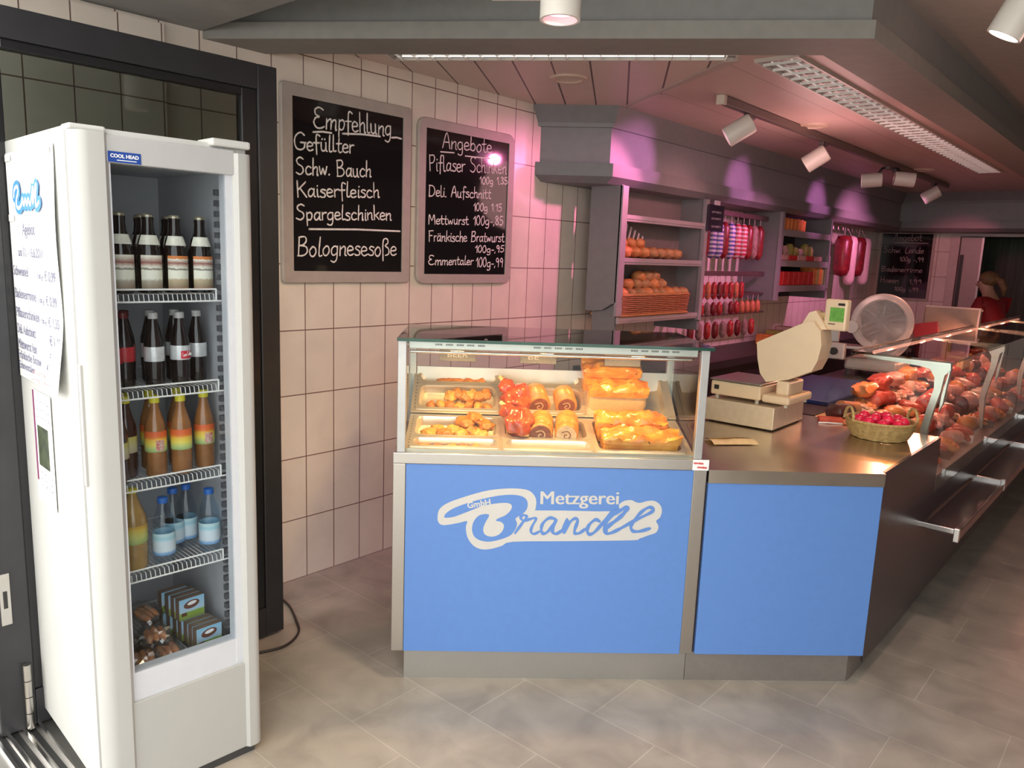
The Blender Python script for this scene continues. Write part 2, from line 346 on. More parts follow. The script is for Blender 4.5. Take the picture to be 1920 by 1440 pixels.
# back room behind the doorway
mb = MB(); mb.box((DX0 - .6, YB + 1.7, 0), (DX1 + .8, YB + 1.8, 2.6)); mb.box((DX0 - .7, YB + .2, 0), (DX0 - .6, YB + 1.8, 2.6)); mb.box((DX1 + .8, YB + .2, 0), (DX1 + .9, YB + 1.8, 2.6)); mb.box((DX0 - .7, YB + .2, 2.6), (DX1 + .9, YB + 1.8, 2.7))
structure(mb.build('wall_backroom', mat('backroom_green', (.035, .05, .03), .5, 0, .5, 3, stretch=(9, 1, .3))))
mb = MB(); mb.box((DX0 - .10, YB - .04, 0), (DX0, YB + .2, DZ + .1)); mb.box((DX1, YB - .04, 0), (DX1 + .1, YB + .2, DZ + .1)); mb.box((DX0, YB - .04, DZ), (DX1, YB + .2, DZ + .1))
d1 = structure(mb.build('door_1', mat('door_jamb_paint', (.50, .44, .42), .45, 0, .04)))
mb = MB(); mb.box((DX0 + .01, YB + .0, .01), (DX0 + .24, YB + .05, DZ - .01)); mb.build('door_leaf', mat('door_leaf_paint', (.40, .36, .35), .4, 0, .04), d1)
mb = MB(); mb.box((DX0 + .02, YB - .03, 1.15), (DX0 + .06, YB - .005, 1.9)); mb.build('pull_bar', BLACKP, d1)
mb = MB(); mb.box((DX0 + .24, YB + .0, .01), (DX0 + .262, YB + .055, DZ - .01)); mb.build('edge_strip', ALU, d1)

# ceilings
pA = V((WX, 1.97, 0)); cut = V((-1.72, 3.52, 0)); cc = V((-2.812, 4.267, 0))
mb = MB(); mb.prism([(WX, 1.9), (-1.45, 3.07), cut.to_2d()[:], cc.to_2d()[:], (WX, 3.95)], ZC, ZC + .08)
mb.mi = 1; mb.prism([(-1.45, 3.07), (-1.15, 3.2), (-1.15, YB), (WX, YB), (WX, 3.95), cc.to_2d()[:], cut.to_2d()[:]], ZC, ZC + .08)
def board_mat(name, ang, w, c, gap=.05, jc=(.10, .07, .06)):
    M = bpy.data.materials.new(name); M.use_nodes = True; n, l = nodes_of(M); b = n['Principled BSDF']
    g = n.new('ShaderNodeNewGeometry'); mp = n.new('ShaderNodeMapping'); mp.inputs['Rotation'].default_value = (0, 0, -ang); l.new(g.outputs['Position'], mp.inputs['Vector'])
    sp = n.new('ShaderNodeSeparateXYZ'); l.new(mp.outputs[0], sp.inputs[0])
    dv = n.new('ShaderNodeMath'); dv.operation = 'DIVIDE'; l.new(sp.outputs[1], dv.inputs[0]); dv.inputs[1].default_value = w
    fr = n.new('ShaderNodeMath'); fr.operation = 'FRACT'; l.new(dv.outputs[0], fr.inputs[0])
    lt = n.new('ShaderNodeMath'); lt.operation = 'LESS_THAN'; l.new(fr.outputs[0], lt.inputs[0]); lt.inputs[1].default_value = gap
    nz = n.new('ShaderNodeTexNoise'); nz.inputs['Scale'].default_value = 8; l.new(mp.outputs[0], nz.inputs['Vector'])
    rp = n.new('ShaderNodeValToRGB'); rp.color_ramp.elements[0].color = (*[x * .92 for x in c], 1); rp.color_ramp.elements[1].color = (*c, 1); l.new(nz.outputs['Fac'], rp.inputs['Fac'])
    mx = n.new('ShaderNodeMix'); mx.data_type = 'RGBA'; l.new(lt.outputs[0], mx.inputs['Factor']); l.new(rp.outputs[0], mx.inputs['A']); mx.inputs['B'].default_value = (*jc, 1)
    l.new(mx.outputs['Result'], b.inputs['Base Color']); b.inputs['Roughness'].default_value = .45
    return M
structure(mb.build('ceiling', [board_mat('ceiling_boards_across', R(123.5), .19, (.66, .53, .47)), board_mat('ceiling_boards_along', R(90), .60, (.62, .46, .42), .006)]))
mb = MB(); mb.box((WX, .7, ZO), (3.0, YB, ZO + .08)); structure(mb.build('ceiling_outer', OUTC))
o = mb = MB(); mb.prism([(-1.80, 3.50), (-1.715, 3.515), (-2.80, 4.215), (-2.815, 4.20)], ZC - .006, ZC + .002); structure(mb.build('trim_1', mat('mitre_strip', (.48, .40, .36), .5, 0, .03)))
# bulkhead over the counter (front run, then the long run into the shop)
def off(p, d): return p + n2 * d
def run_poly(o_out, o_in):
    a = V((WX, 1.69, 0)) + V((0, 0, 0))
    xo = -1.012 + o_out; xi = -1.25 + o_in
    sl = e2.y / e2.x
    yo = lambda x, d: 1.69 - d / e2.x + (x - WX) * sl
    return [(WX, yo(WX, o_out)), (xo, yo(xo, o_out)), (xo, YB), (xi, YB), (xi, yo(xi, -.245 - o_in)), (WX, yo(WX, -.245 - o_in))]
mb = MB(); mb.prism(run_poly(0, 0), ZB, ZB + .066); mb.mi = 1; mb.prism(run_poly(-.02, .02), ZB + .064, ZO + .05)
structure(mb.build('trim_2', [GREYB, GREYP]))
mb = MB(); mb.box((WX, .72, 2.57), (-1.6, 1.685, ZO + .02)); structure(mb.build('trim_3', mat('soffit_grey', (.24, .24, .235), .6, 0, .04)))
# cornice along the shelf wall and the back wall
def corn(xf, d):
    sl = e2.y / e2.x; yy = lambda x: 3.945 + (x - WX) * .66 - d
    return [(WX, yy(WX)), (xf, yy(xf)), (xf, YB - .55 - d), (0.4, YB - .55 - d), (.4, YB), (WX, YB)]
def corn_band(mb, x0, d0, z0, x1, d1, z1):
    a, b = corn(x0, d0), corn(x1, d1); lo = [mb.b.verts.new((x, y, z0)) for x, y in a]; hi = [mb.b.verts.new((x, y, z1)) for x, y in b]; n = len(a)
    fs = [mb.b.faces.new(lo[::-1]), mb.b.faces.new(hi)] + [mb.b.faces.new((lo[i], lo[(i + 1) % n], hi[(i + 1) % n], hi[i])) for i in range(n)]; mb._set(fs)
mb = MB(); F = -2.885
corn_band(mb, F, 0, 2.27, F, 0, 2.53); mb.mi = 1
corn_band(mb, F + .02, .03, 2.505, F + .03, .035, 2.53); corn_band(mb, F + .03, .035, 2.53, F + .075, .09, 2.632)
corn_band(mb, F - .02, -.02, 2.165, F + .04, .045, 2.205); corn_band(mb, F + .04, .045, 2.205, F + .04, .045, 2.285)
structure(mb.build('trim_4', [CORN, CORND]))

# ================================================================== lights that hang in the shop
def louvre_light(name, label, w, L, nb, M, lit, tilt):
    t = thing(name, label, 'ceiling light', M); FH = .016
    mb = MB(); mb.box((0, -.012, -FH), (L, 0, 0)); mb.box((0, w, -FH), (L, w + .012, 0)); mb.box((-.012, -.012, -FH), (0, w + .012, 0)); mb.box((L, -.012, -FH), (L + .012, w + .012, 0)); mb.build('frame', mat('light_housing', (.60, .56, .52), .4, 0, .03), t)
    mb = MB(); mb.box((0, 0, -.004), (L, w, -.001)); mb.build('reflector', mat('reflector_grey', (.34, .32, .30), .4, .2, .02), t)
    mb = MB()
    for i in range(nb):
        x = L * (i + .5) / nb; bl = .0065 if not lit else .10 * L / nb; mb.box((x - bl, .002, -.0015), (x + bl, w - .002, .0015), 0, T((x, 0, -.014)) @ RY(tilt) @ T((-x, 0, 0)))
    mb.box((0, w / 2 - .002, -.0145), (L, w / 2 + .002, -.0135)); mb.build('louvre', mat('louvre_metal', (.80, .78, .74), .35, .1, .02), t)
    mb = MB()
    for y in (w * .25, w * .75): mb.tube([(.05, y, -.006), (L - .05, y, -.006)], .004, 8)
    mb.build('tube_lamp', mat('lit_tube', (.9, .9, .85), .4, emit=(1, .97, .9), es=2.6) if lit else mat('dim_tube', (.8, .8, .78), .4, emit=(1, .95, .9), es=.25), t)
    return t
louvre_light('louvre_light', 'long grey louvred strip light running along the ceiling over the staff aisle', .187, 4.97, 44, MX(((0, -1, 0, -1.468), (1, 0, 0, 3.56), (0, 0, 1, ZC), (0, 0, 0, 1))), False, 1.45)
q = V((-3.005, 2.455, ZC)); louvre_light('louvre_light', 'lit strip light half hidden behind the grey bulkhead at the top', .16, 1.62, 20, T(q) @ RZ(R(32.2)), True, 1.5)
for i, (x, y) in enumerate(((-2.635, 3.40), (-2.065, 5.38), (-2.06, 8.19))):
    t = thing('downlight', ['round beige recessed downlight in front of the two chalkboards', 'round beige recessed downlight beside the track between its first two spots', 'round beige recessed downlight deep in the shop beside the long louvred light'][i], 'ceiling light', T((x, y, ZC)), 'recessed downlights')
    mb = MB(); mb.lathe([(.068, -.004), (.074, -.012), (.098, -.010), (.103, 0)], 28, cap=False); mb.build('trim_ring', mat('downlight_ring', (.62, .48, .38), .4, 0, .03), t, smooth=40)
    mb = MB(); mb.lathe([(.001, -.003), (.07, -.005)], 28, cap=False); mb.build('diffuser', mat('downlight_glass', (.62, .50, .38), .3, 0, .03), t)
tr = thing('light_track', 'dark rail with a pale end cap carrying five white spot heads', 'light track', T((-2.14, 4.17, ZC)))
mb = MB(); mb.box((-.022, .02, -.05), (.022, 5.4, -.004), .003); mb.box((-.006, .5, -.006), (.006, .55, 0)); mb.box((-.006, 4.6, -.006), (.006, 4.65, 0)); mb.build('rail', mat('track_rail', (.16, .12, .11), .4, .2, .05), tr)
mb = MB(); mb.box((-.026, -.005, -.055), (.026, .03, -.001), .004); mb.build('end_cap', mat('cap_cream', (.62, .55, .46), .4, 0, .03), tr)
def spot_head(label, loc, aim, L=.17, r=.062, stem_to=None, group='white spot heads', lit=False, holder=None):
    loc = V(loc); d = (V(aim) - loc).normalized(); qm = d.to_track_quat('Z', 'Y').to_matrix().to_4x4()
    t = thing('spotlight', label, 'spotlight', T(loc), group)
    mb = MB(); mb.lathe([(.02, -L / 2), (r * .95, -L / 2 + .004), (r, -L / 2 + .02), (r, L / 2 - .012), (r * 1.0, L / 2), (r * .86, L / 2), (r * .8, L / 2 - .03)], 24, qm, cap=False); mb.build('housing', mat('spot_white', (.72, .68, .62), .35, 0, .02), t, smooth=40)
    mb = MB(); mb.lathe([(.001, L / 2 - .028), (r * .8, L / 2 - .022)], 20, qm, cap=False); mb.build('lens', mat('spot_lens_lit', (.9, .9, .9), .2, emit=(1, .95, .85), es=14) if lit else mat('spot_lens', (.8, .6, .65), .15, emit=(1, .45, .65), es=2.2), t)
    top = V(stem_to or (loc.x, loc.y, ZC - .05)) - loc
    mb = MB(); s = V((0, 0, 0)) - d * L * .2
    mb.tube([s + V((0, 0, r * .6)), (s + V((0, 0, r)) + top * .3), top], .011, 8); mb.build('stem', BLACKP, t)
    mb = MB(); mb.box(top + V((-.02, -.045, -.028)), top + V((.02, .045, .0)), .004); mb.build('adapter', mat('spot_adapter', (.10, .08, .08), .4), t)
    return t
spot_head('nearest white spot head on the track, turned to the tiled wall', (-2.17, 4.50, 2.485), (-3.2, 3.95, 1.75), stem_to=(-2.14, 4.56, ZC - .05))
spot_head('second white spot head along the track, tilted to the shelves', (-2.16, 5.75, 2.46), (-3.2, 5.5, 1.75), stem_to=(-2.14, 5.8, ZC - .05))
spot_head('white spot head on the track lying almost level, left one of the pair', (-2.25, 7.35, 2.46), (-2.95, 7.10, 2.40), stem_to=(-2.14, 7.42, ZC - .05))
spot_head('white spot head on the track lying almost level, right one of the pair', (-2.04, 7.55, 2.48), (-1.3, 7.9, 2.40), stem_to=(-2.14, 7.62, ZC - .05))
spot_head('farthest small white spot head on the track', (-2.14, 8.95, 2.46), (-3.2, 8.7, 1.75), stem_to=(-2.14, 9.0, ZC - .05))
tr2 = thing('light_track', 'short white track piece at the top edge of the photo', 'light track', T((-1.70, 1.90, ZO)))
mb = MB(); mb.box((-.075, -.02, -.292), (.085, .02, -.262), .006, RZ(R(34))); mb.box((-.012, -.012, -.27), (.012, .012, 0), 0, RZ(R(34))); mb.build('rail', mat('spot_white', (.7, .7, .7)), tr2)
spot_head('large white cylinder spot hanging at the top centre before the bulkhead', (-1.455, 1.825, 2.445), (-1.45, 1.815, 1.5), .17, .058, (-1.455, 1.825, ZO - .02))
spot_head('lit white spot at the top right corner, its lens glaring', (-.565, 3.20, 2.575), (-1.0, 3.16, 1.67), .17, .058, (-.52, 3.22, ZO - .02), lit=True)
# ================================================================== left side: door leaf, sill, cable
dl = thing('glass_door', 'tall open glass door in a black frame behind the drinks fridge', 'door', T((-2.85, .675, .012)))
mb = MB(); Wd = 1.09; Hd = 2.373
for a, b in (((0, -.03, 0), (.11, .03, Hd)), ((Wd - .085, -.03, 0), (Wd, .03, Hd)), ((.11, -.03, 0), (Wd - .085, .03, .13)), ((.11, -.03, Hd - .095), (Wd - .085, .03, Hd))): mb.box(a, b, .004)
DM = MX(((0, -1, 0, 0), (1, 0, 0, 0), (0, 0, 1, 0), (0, 0, 0, 1)))
mb.build('frame', BLACKF, dl, DM)
mb = MB()
for a, b in (((.11, -.022, .13), (.14, .022, Hd - .095)), ((Wd - .15, -.022, .13), (Wd - .085, .022, Hd - .095)), ((.14, -.022, Hd - .125), (Wd - .15, .022, Hd - .095)), ((.14, -.022, .13), (Wd - .15, .022, .16))): mb.box(a, b, .004)
mb.build('glazing_bead', mat('black_bead', (.012, .012, .014), .3, 0, .1), dl, DM)
mb = MB(); mb.box((.14, -.008, .16), (Wd - .15, .008, Hd - .125)); mb.build('pane', GLD, dl, DM)
mb = MB(); mb.box((-.003, -.008, .40), (.028, .005, .58), .002, T((.028, -.032, 0))); q = mb.build('lock_plate', STEELD, dl, DM)
mb = MB(); mb.box((.034, -.0415, .46), (.046, -.0395, .52)); mb.build('keyhole', BLACKP, q)
mb = MB(); mb.tube([(.02, -.035, 1.30), (.02, -.06, 1.30)], .012, 10); mb.box((.0, -.075, 1.24), (.03, -.055, 1.36), .006); mb.build('handle', STEELD, dl, DM, smooth=40)
mb = MB()
for k in range(4): mb.tube([(.085, -.045, .005 + k * .06), (.085, -.045, .062 + k * .06)], .013, 12)
mb.build('hinge', STEEL, dl, DM, smooth=40)
sl = thing('door_sill', 'metal sliding track let into the floor below the door', 'door sill', T((0, 0, 0)))
mb = MB(); mb.box((-3.2, .62, -.02), (-1.2, .84, .006)); mb.build('base_plate', STEELD, sl)
mb = MB()
for y in (.66, .695, .74, .79): mb.box((-3.2, y - .005, .004), (-1.2, y + .005, .018))
mb.build('runner', CHROME, sl)
mb = MB()
for y in (.677, .716, .765): mb.box((-3.2, y - .009, .0055), (-1.2, y + .009, .0075))
mb.build('groove', BLACKP, sl)
mb = MB(); pts = smooth_pts([(-2.83, 1.36), (-2.78, 1.48), (-2.72, 1.597), (-2.70, 1.70), (-2.76, 1.80), (-2.867, 1.857), (-3.0, 1.91), (-3.10, 1.93), (-3.202, 1.954), (-3.24, 1.93)], 5)
mb.tube([(x, y, .007) for x, y in pts], .0055, 8)
tag(mb.build('power_cable', mat('cable_black', (.03, .022, .02), .5, 0, .1), smooth=60), 'black power cable lying in a loop on the floor beside the fridge', 'cable')

# ================================================================== the drinks fridge
FF = T((-2.177, 1.264, 0)) @ RZ(R(86.8))
FW = -.488; FD = .63
fr = thing('drinks_fridge', 'tall white glass-door drinks fridge holding bottles and snacks', 'fridge', FF)
mb = MB(); mb.box((FW, .02, .06), (FW + .03, FD, 1.985), .004); mb.box((-.03, .02, .06), (0, FD, 1.985), .004); mb.box((FW + .03, FD - .04, .06), (-.03, FD, 1.985)); mb.box((FW + .03, .02, 1.93), (-.03, FD - .04, 1.985)); mb.box((FW + .03, .03, .06), (-.03, FD - .04, .335))
mb.build('cabinet', WHITE, fr)
mb = MB(); mb.box((FW + .03, FD - .06, .335), (-.03, FD - .041, 1.93)); mb.box((FW + .03, .05, .34), (FW + .045, FD - .06, 1.93)); mb.box((-.05, .05, .34), (-.03, FD - .06, 1.93)); mb.box((FW + .045, .05, 1.91), (-.05, FD - .06, 1.93)); mb.box((FW + .045, .05, .335), (-.05, FD - .06, .345))
mb.build('liner', LINER, fr)
mb = MB()
for i in range(46): mb.box((-.068, .085, .40 + i * .032), (-.049, .10, .418 + i * .032))
mb.build('shelf_rail', mat('rail_slots', (.10, .10, .11), .5), fr)
def col_poly(x0, x1, y1, rad, left):
    pts = []
    if left:
        pts = [(x1, y1), (x0, y1)]; c = (x0 + rad, -.018 + rad)
        pts += [(c[0] - rad * cos(a * pi / 16), c[1] - rad * sin(a * pi / 16)) for a in range(0, 9)] + [(x1 - .012, -.018), (x1, -.004)]
    else:
        pts = [(x0, y1), (x0, -.004), (x0 + .012, -.018)]; c = (x1 - rad, -.018 + rad)
        pts += [(c[0] + rad * sin(a * pi / 16), c[1] - rad * cos(a * pi / 16)) for a in range(0, 9)] + [(x1, y1)]
    return pts
mb = MB(); mb.prism(col_poly(FW, FW + .09, .045, .04, True), .03, 1.972); mb.build('door_column', mat('door_column_shaded_white', (.46, .46, .44), .38, 0, .01), fr, smooth=40)  # fridge white darkened in colour, since the columns face away from daylight
mb = MB(); mb.prism(col_poly(-.055, .003, .045, .025, False), .03, 1.960); mb.build('door_column', mat('door_column_shaded_white', (.46, .46, .44)), fr, smooth=40)
mb = MB(); mb.box((FW + .085, -.008, 1.897), (-.05, .04, 1.968), .003); h = mb.build('door_header', mat('fridge_header_grey', (.46, .46, .455), .4, 0, .02), fr)
mb = MB(); mb.box((FW + .085, -.008, .03), (-.05, .04, .335), .003); mb.build('lower_panel', mat('fridge_lower_white', (.44, .44, .42), .4, 0, .01), fr)
mb = MB(); mb.box((-.075, .0, .345), (-.055, .045, 1.897)); mb.box((FW + .09, .002, .335), (-.055, .045, .425)); mb.box((FW + .09, .0, .36), (FW + .096, .045, 1.897)); mb.build('door_gasket', LGREY, fr)
mb = MB(); mb.box((FW + .092, .004, .40), (-.073, .012, 1.897)); mb.build('glass_pane', GLF, fr)
mb = MB(); mb.box((-.115, -.005, 1.975), (.004, .10, 1.998), .006); mb.build('hinge_cover', WHITE, fr)
mb = MB(); mb.box((FW - .002, .0, 1.972), (FW + .09, .06, 1.988), .006); mb.build('corner_cap', WHITE, fr)
mb = MB(); mb.box((FW - .004, .006, 1.02), (FW + .004, .022, 1.36), .002); mb.build('handle_groove', mat('groove_grey', (.45, .44, .42), .4), fr)
mb = MB(); mb.box((FW + .03, .0, 0), (-.02, FD - .05, .062)); mb.build('base', mat('fridge_base_dark', (.05, .05, .05), .6), fr)
# the maker's sticker
mb = MB(); mb.box((FW + .088, -.0095, 1.899), (FW + .172, -.0078, 1.927)); st = mb.build('maker_sticker', mat('sticker_blue', s2l(30, 70, 150), .4, 0, .02), fr)
SM = MX(((1, 0, 0, FW + .094), (0, 0, -1, -.0098), (0, 1, 0, 1.9115), (0, 0, 0, 1)))
font_text('sticker_lettering', 'COOL HEAD', .013, PAPER, st, SM, .0004, .072)
mb = MB(); mb.box((FW + .11, -.0099, 1.904), (FW + .16, -.0096, 1.906)); mb.build('sticker_line', PAPER, st)
# fan guard at the top of the liner
mb = MB()
for k in range(1, 8): mb.tube([(-.40 + .011 * k * cos(a * pi / 14), FD - .075, 1.80 + .011 * k * sin(a * pi / 14)) for a in range(28)], .0016, 5, closed=True)
for k in range(4): mb.tube([(-.40 - .08 * cos(k * pi / 4), FD - .074, 1.80 - .08 * sin(k * pi / 4)), (-.40 + .08 * cos(k * pi / 4), FD - .074, 1.80 + .08 * sin(k * pi / 4))], .0016, 5)
mb.build('fan_guard', mat('guard_wire', (.06, .06, .06), .5), fr)
SHELF = [1.545, 1.262, .984, .700, .378]
for i, z in enumerate(SHELF):
    mb = MB(); x0, x1 = FW + .05, -.078; y0 = .075; y1 = FD - .08
    lip = .012 if i < 4 else .006
    mb.tube([(x0, y0, z + lip), (x1, y0, z + lip)], .0028, 6); mb.tube([(x0, y0, z - .024), (x1 + .016, y0, z - .024)], .0028, 6); mb.tube([(x1, y0, z + lip), (x1, y0, z - .024)], .0028, 6)
    mb.tube([(x0, y1, z - .003), (x1, y1, z - .003)], .0028, 6)
    n = 26
    for k in range(n):
        x = x0 + (x1 - x0) * (k + .5) / n; mb.tube([(x, y0, z - .024), (x, y0 + .004, z - .003), (x, y1, z - .003)], .0015, 4)
    mb.build('wire_shelf', mat('shelf_wire_white', (.82, .82, .80), .4, 0, .02), fr, smooth=50)
# bottles
def M_f(x, y, z, rz=0.0): return FF @ T((x, y, z)) @ RZ(rz)
def bottle_proto(name, label, prof, mbody, cap, mcap, lab, mlab, neck=None, fill=None):
    t = thing(name, label, 'bottle')
    mb = MB(); mb.lathe(prof, 18); mb.build('body', mbody, t, smooth=50)
    mb = MB(); mb.lathe(cap, 14); mb.build('cap', mcap, t, smooth=40)
    if fill:
        mb = MB(); mb.lathe(fill[0], 16); mb.build('drink', fill[1], t, smooth=50)
    r, z0, z1, a0, a1 = lab
    mb = MB(); mb.lathe([(r, z0), (r + .0004, z0 + .004), (r + .0004, z1 - .004), (r, z1)], 16, None, False, a1 - a0, a0); mb.build('paper_label', mlab, t, smooth=50)
    if neck:
        mb = MB(); mb.lathe(neck, 14, None, False, R(150), R(-90 - 75)); mb.build('neck_label', mat('neck_label_cream', (.80, .78, .66), .5, 0, .15, 60), t, smooth=50)
    return t
def label_mat(name, stops, axis=2, r=.5, spots=None, z0=0, z1=1):
    M = bpy.data.materials.new(name); M.use_nodes = True; n, l = nodes_of(M); b = n['Principled BSDF']
    tc = n.new('ShaderNodeTexCoord'); sp = n.new('ShaderNodeSeparateXYZ'); l.new(tc.outputs['Object'], sp.inputs[0])
    mr = n.new('ShaderNodeMapRange'); mr.inputs['From Min'].default_value = z0; mr.inputs['From Max'].default_value = z1; l.new(sp.outputs[axis], mr.inputs['Value'])
    nz = n.new('ShaderNodeTexNoise'); nz.inputs['Scale'].default_value = 90; l.new(tc.outputs['Object'], nz.inputs['Vector'])
    ad = n.new('ShaderNodeMath'); ad.operation = 'MULTIPLY_ADD'; l.new(nz.outputs['Fac'], ad.inputs[0]); ad.inputs[1].default_value = .10; l.new(mr.outputs[0], ad.inputs[2])
    rp = n.new('ShaderNodeValToRGB'); els = rp.color_ramp.elements
    els[0].position = stops[0][0]; els[0].color = (*stops[0][1], 1); els[1].position = stops[-1][0]; els[1].color = (*stops[-1][1], 1)
    for p, c in stops[1:-1]: e = els.new(p); e.color = (*c, 1)
    l.new(ad.outputs[0], rp.inputs['Fac']); l.new(rp.outputs[0], b.inputs['Base Color']); b.inputs['Roughness'].default_value = r
    MATS[name] = M; return M
CRM = (.85, .83, .70); SEP = (.30, .22, .15)
LB1 = label_mat('beer_label_plain', [(.0, (.3, .28, .22)), (.10, SEP), (.30, (.42, .38, .30)), (.36, CRM), (.60, CRM), (.63, (.12, .10, .08)), (.69, CRM), (.82, (.30, .08, .06)), (1, CRM)], z0=.010, z1=.112)
LB2 = label_mat('beer_label_orange', [(.0, (.7, .22, .05)), (.08, (.7, .22, .05)), (.10, SEP), (.34, (.52, .42, .26)), (.38, CRM), (.60, CRM), (.63, (.12, .10, .08)), (.69, CRM), (.82, (.30, .08, .06)), (.93, CRM), (.95, (.7, .22, .05)), (1, (.7, .22, .05))], z0=.010, z1=.112)
BROWNG = mat('dark_brown_glass', (.010, .006, .004), .08, 0, .1, coat=.3)
COLA = mat('cola_dark', (.012, .007, .006), .10, 0, .1, coat=.3)
bprof = [(.001, 0), (.031, .0), (.035, .005), (.035, .116), (.0325, .136), (.025, .160), (.0175, .180), (.0155, .205), (.0165, .213), (.0165, .22), (.014, .222)]
fac = R(-90)
protos = {}
for key, lm, nm in (('a', LB1, 'plain'), ('b', LB2, 'orange')):
    protos['beer_' + key] = bottle_proto('beer_bottle', '', bprof, BROWNG, [(.015, .218), (.0165, .219), (.0165, .226), (.013, .230)], mat('crown_cap', (.42, .38, .28), .35, .6, .1), (.0356, .012, .110, R(-90 - 58), R(-90 + 58)), lm, [(.0322, .140), (.0232, .168)])
cprof = [(.001, .002), (.022, .0), (.028, .008), (.027, .03), (.0285, .07), (.0285, .115), (.027, .140), (.018, .178), (.0125, .20), (.0125, .212), (.0125, .215)]
ccap = [(.0143, .205), (.0143, .222), (.011, .224)]
RED = mat('cola_label_red', (.45, .02, .03), .35, 0, .1); SILV = mat('silver_label', (.62, .63, .64), .3, .3, .15, 60)
for key, lm, cm in (('red', RED, mat('cap_red', (.12, .015, .015), .4)), ('silver', SILV, mat('cap_grey', (.42, .41, .40), .4))):
    protos['cola_' + key] = bottle_proto('cola_bottle', '', cprof, COLA, ccap, cm, (.0290, .078, .122, 0, 2 * pi), lm)
TEAB = mat('amber_drink', (.28, .12, .04), .1, 0, .2, 20, coat=.4); DTEA = mat('dark_tea_drink', (.05, .02, .015), .1, 0, .2, coat=.4)
LT = label_mat('tea_label_bright', [(.0, (.16, .30, .12)), (.28, (.45, .55, .20)), (.5, (.75, .62, .10)), (.75, (.75, .45, .06)), (.86, (.7, .16, .03)), (1, (.65, .12, .03))], z0=.076, z1=.135)
LTB = label_mat('tea_label_beige', [(.0, (.28, .08, .07)), (.15, (.45, .40, .28)), (.6, (.52, .48, .28)), (1, (.50, .45, .12))], z0=.076, z1=.125)
tprof = [(.001, .002), (.026, 0), (.031, .006), (.031, .14), (.029, .16), (.019, .195), (.0135, .215), (.0135, .232)]
tcap = [(.0155, .228), (.0155, .249), (.012, .251)]
YCAP = mat('cap_yellow', (.62, .56, .04), .4)
protos['tea'] = bottle_proto('iced_tea_bottle', '', tprof, TEAB, tcap, YCAP, (.0315, .078, .142, 0, 2 * pi), LT)
protos['dtea'] = bottle_proto('dark_tea_bottle', '', tprof, DTEA, tcap, YCAP, (.0315, .078, .128, 0, 2 * pi), LTB)
jprof = [(.001, .002), (.033, 0), (.04, .008), (.04, .15), (.037, .17), (.022, .21), (.0145, .232), (.0145, .245)]
LJ = label_mat('juice_label', [(.0, (.22, .34, .12)), (.45, (.50, .52, .16)), (.9, (.56, .40, .06)), (1, (.5, .3, .04))], z0=.085, z1=.14)
protos['juice'] = bottle_proto('juice_bottle', '', jprof, mat('cloudy_juice', (.36, .22, .07), .12, 0, .2, coat=.4), [(.016, .240), (.016, .252), (.013, .254)], YCAP, (.0405, .085, .142, 0, 2 * pi), LJ)
wprof = [(.001, .002), (.028, 0), (.033, .01), (.032, .05), (.033, .11), (.030, .14), (.019, .175), (.0135, .19), (.0135, .2)]
LW = label_mat('water_label', [(.0, (.12, .26, .55)), (.18, (.20, .38, .62)), (.28, (.58, .66, .72)), (.7, (.55, .66, .72)), (.85, (.30, .55, .66)), (1, (.45, .62, .66))], z0=.028, z1=.098)
protos['water'] = bottle_proto('water_bottle', '', wprof, glass('water_plastic', (.84, .92, .98), .55, .06), [(.0155, .193), (.0155, .210), (.012, .212)], mat('cap_blue', (.02, .12, .45), .35), (.0336, .03, .10, 0, 2 * pi), LW)
index_kids()
used = set()
def put(key, M, label, group):
    if key not in used:
        used.add(key); o = protos[key]; o.matrix_world = M; o['label'] = label
    else: o = copy_tree(protos[key], M, label)
    o['group'] = group; return o
z = SHELF[0]
for i, x in enumerate((-.331, -.252, -.175, -.098)):
    put('beer_a' if i < 2 else 'beer_b', M_f(x, .135, z), f'dark beer bottle with {"plain cream" if i < 2 else "orange-rimmed"} label, {ORD[i]} from left, front row, top fridge shelf', 'beer bottles on the top shelf')
for i, x in enumerate((-.400, -.315, -.232, -.150)):
    put('beer_a' if i < 3 else 'beer_b', M_f(x, .235, z, .3), f'dark beer bottle, {ORD[i]} from the left in the second row behind the front beers', 'beer bottles on the top shelf')
for i, x in enumerate((-.370, -.290, -.205, -.120)):
    put('beer_b', M_f(x, .33, z, -.2), f'dark beer bottle, {ORD[i]} from the left in the rearmost row of the top fridge shelf', 'beer bottles on the top shelf')
z = SHELF[1]
for i, (k, x) in enumerate((('red', -.372), ('red', -.325), ('silver', -.250), ('silver', -.172), ('silver', -.102))):
    o = put('cola_' + k, M_f(x, .13 + (.04 if i == 4 else 0) + (.03 if i == 1 else 0), z), f'cola bottle with {k} label, {ORD[i]} from left in front on the second shelf', 'cola bottles on the second shelf')
    if i == 3:
        mb = MB(); A0 = R(-90 - 18)
        mb.lathe([(.0294, .082), (.0296, .084), (.0296, .104), (.0294, .106)], 8, None, False, R(80), A0); mb.build('red_patch', mat('label_patch_red', (.60, .02, .04), .35), o)
        mb = MB(); handwrite(mb, 'Coca Cola', -.008, .088, .018, .094, .012, .0012, T((.004, -.0306, 0)) @ RX(R(90)), .0); mb.build('patch_lettering', PAPER, o)
for i, x in enumerate((-.375, -.30, -.225, -.150)):
    put('cola_' + ('red' if i < 2 else 'silver'), M_f(x, .225, z), f'cola bottle in the second row of the second fridge shelf, {ORD[i]} from the left', 'cola bottles on the second shelf')
z = SHELF[2]
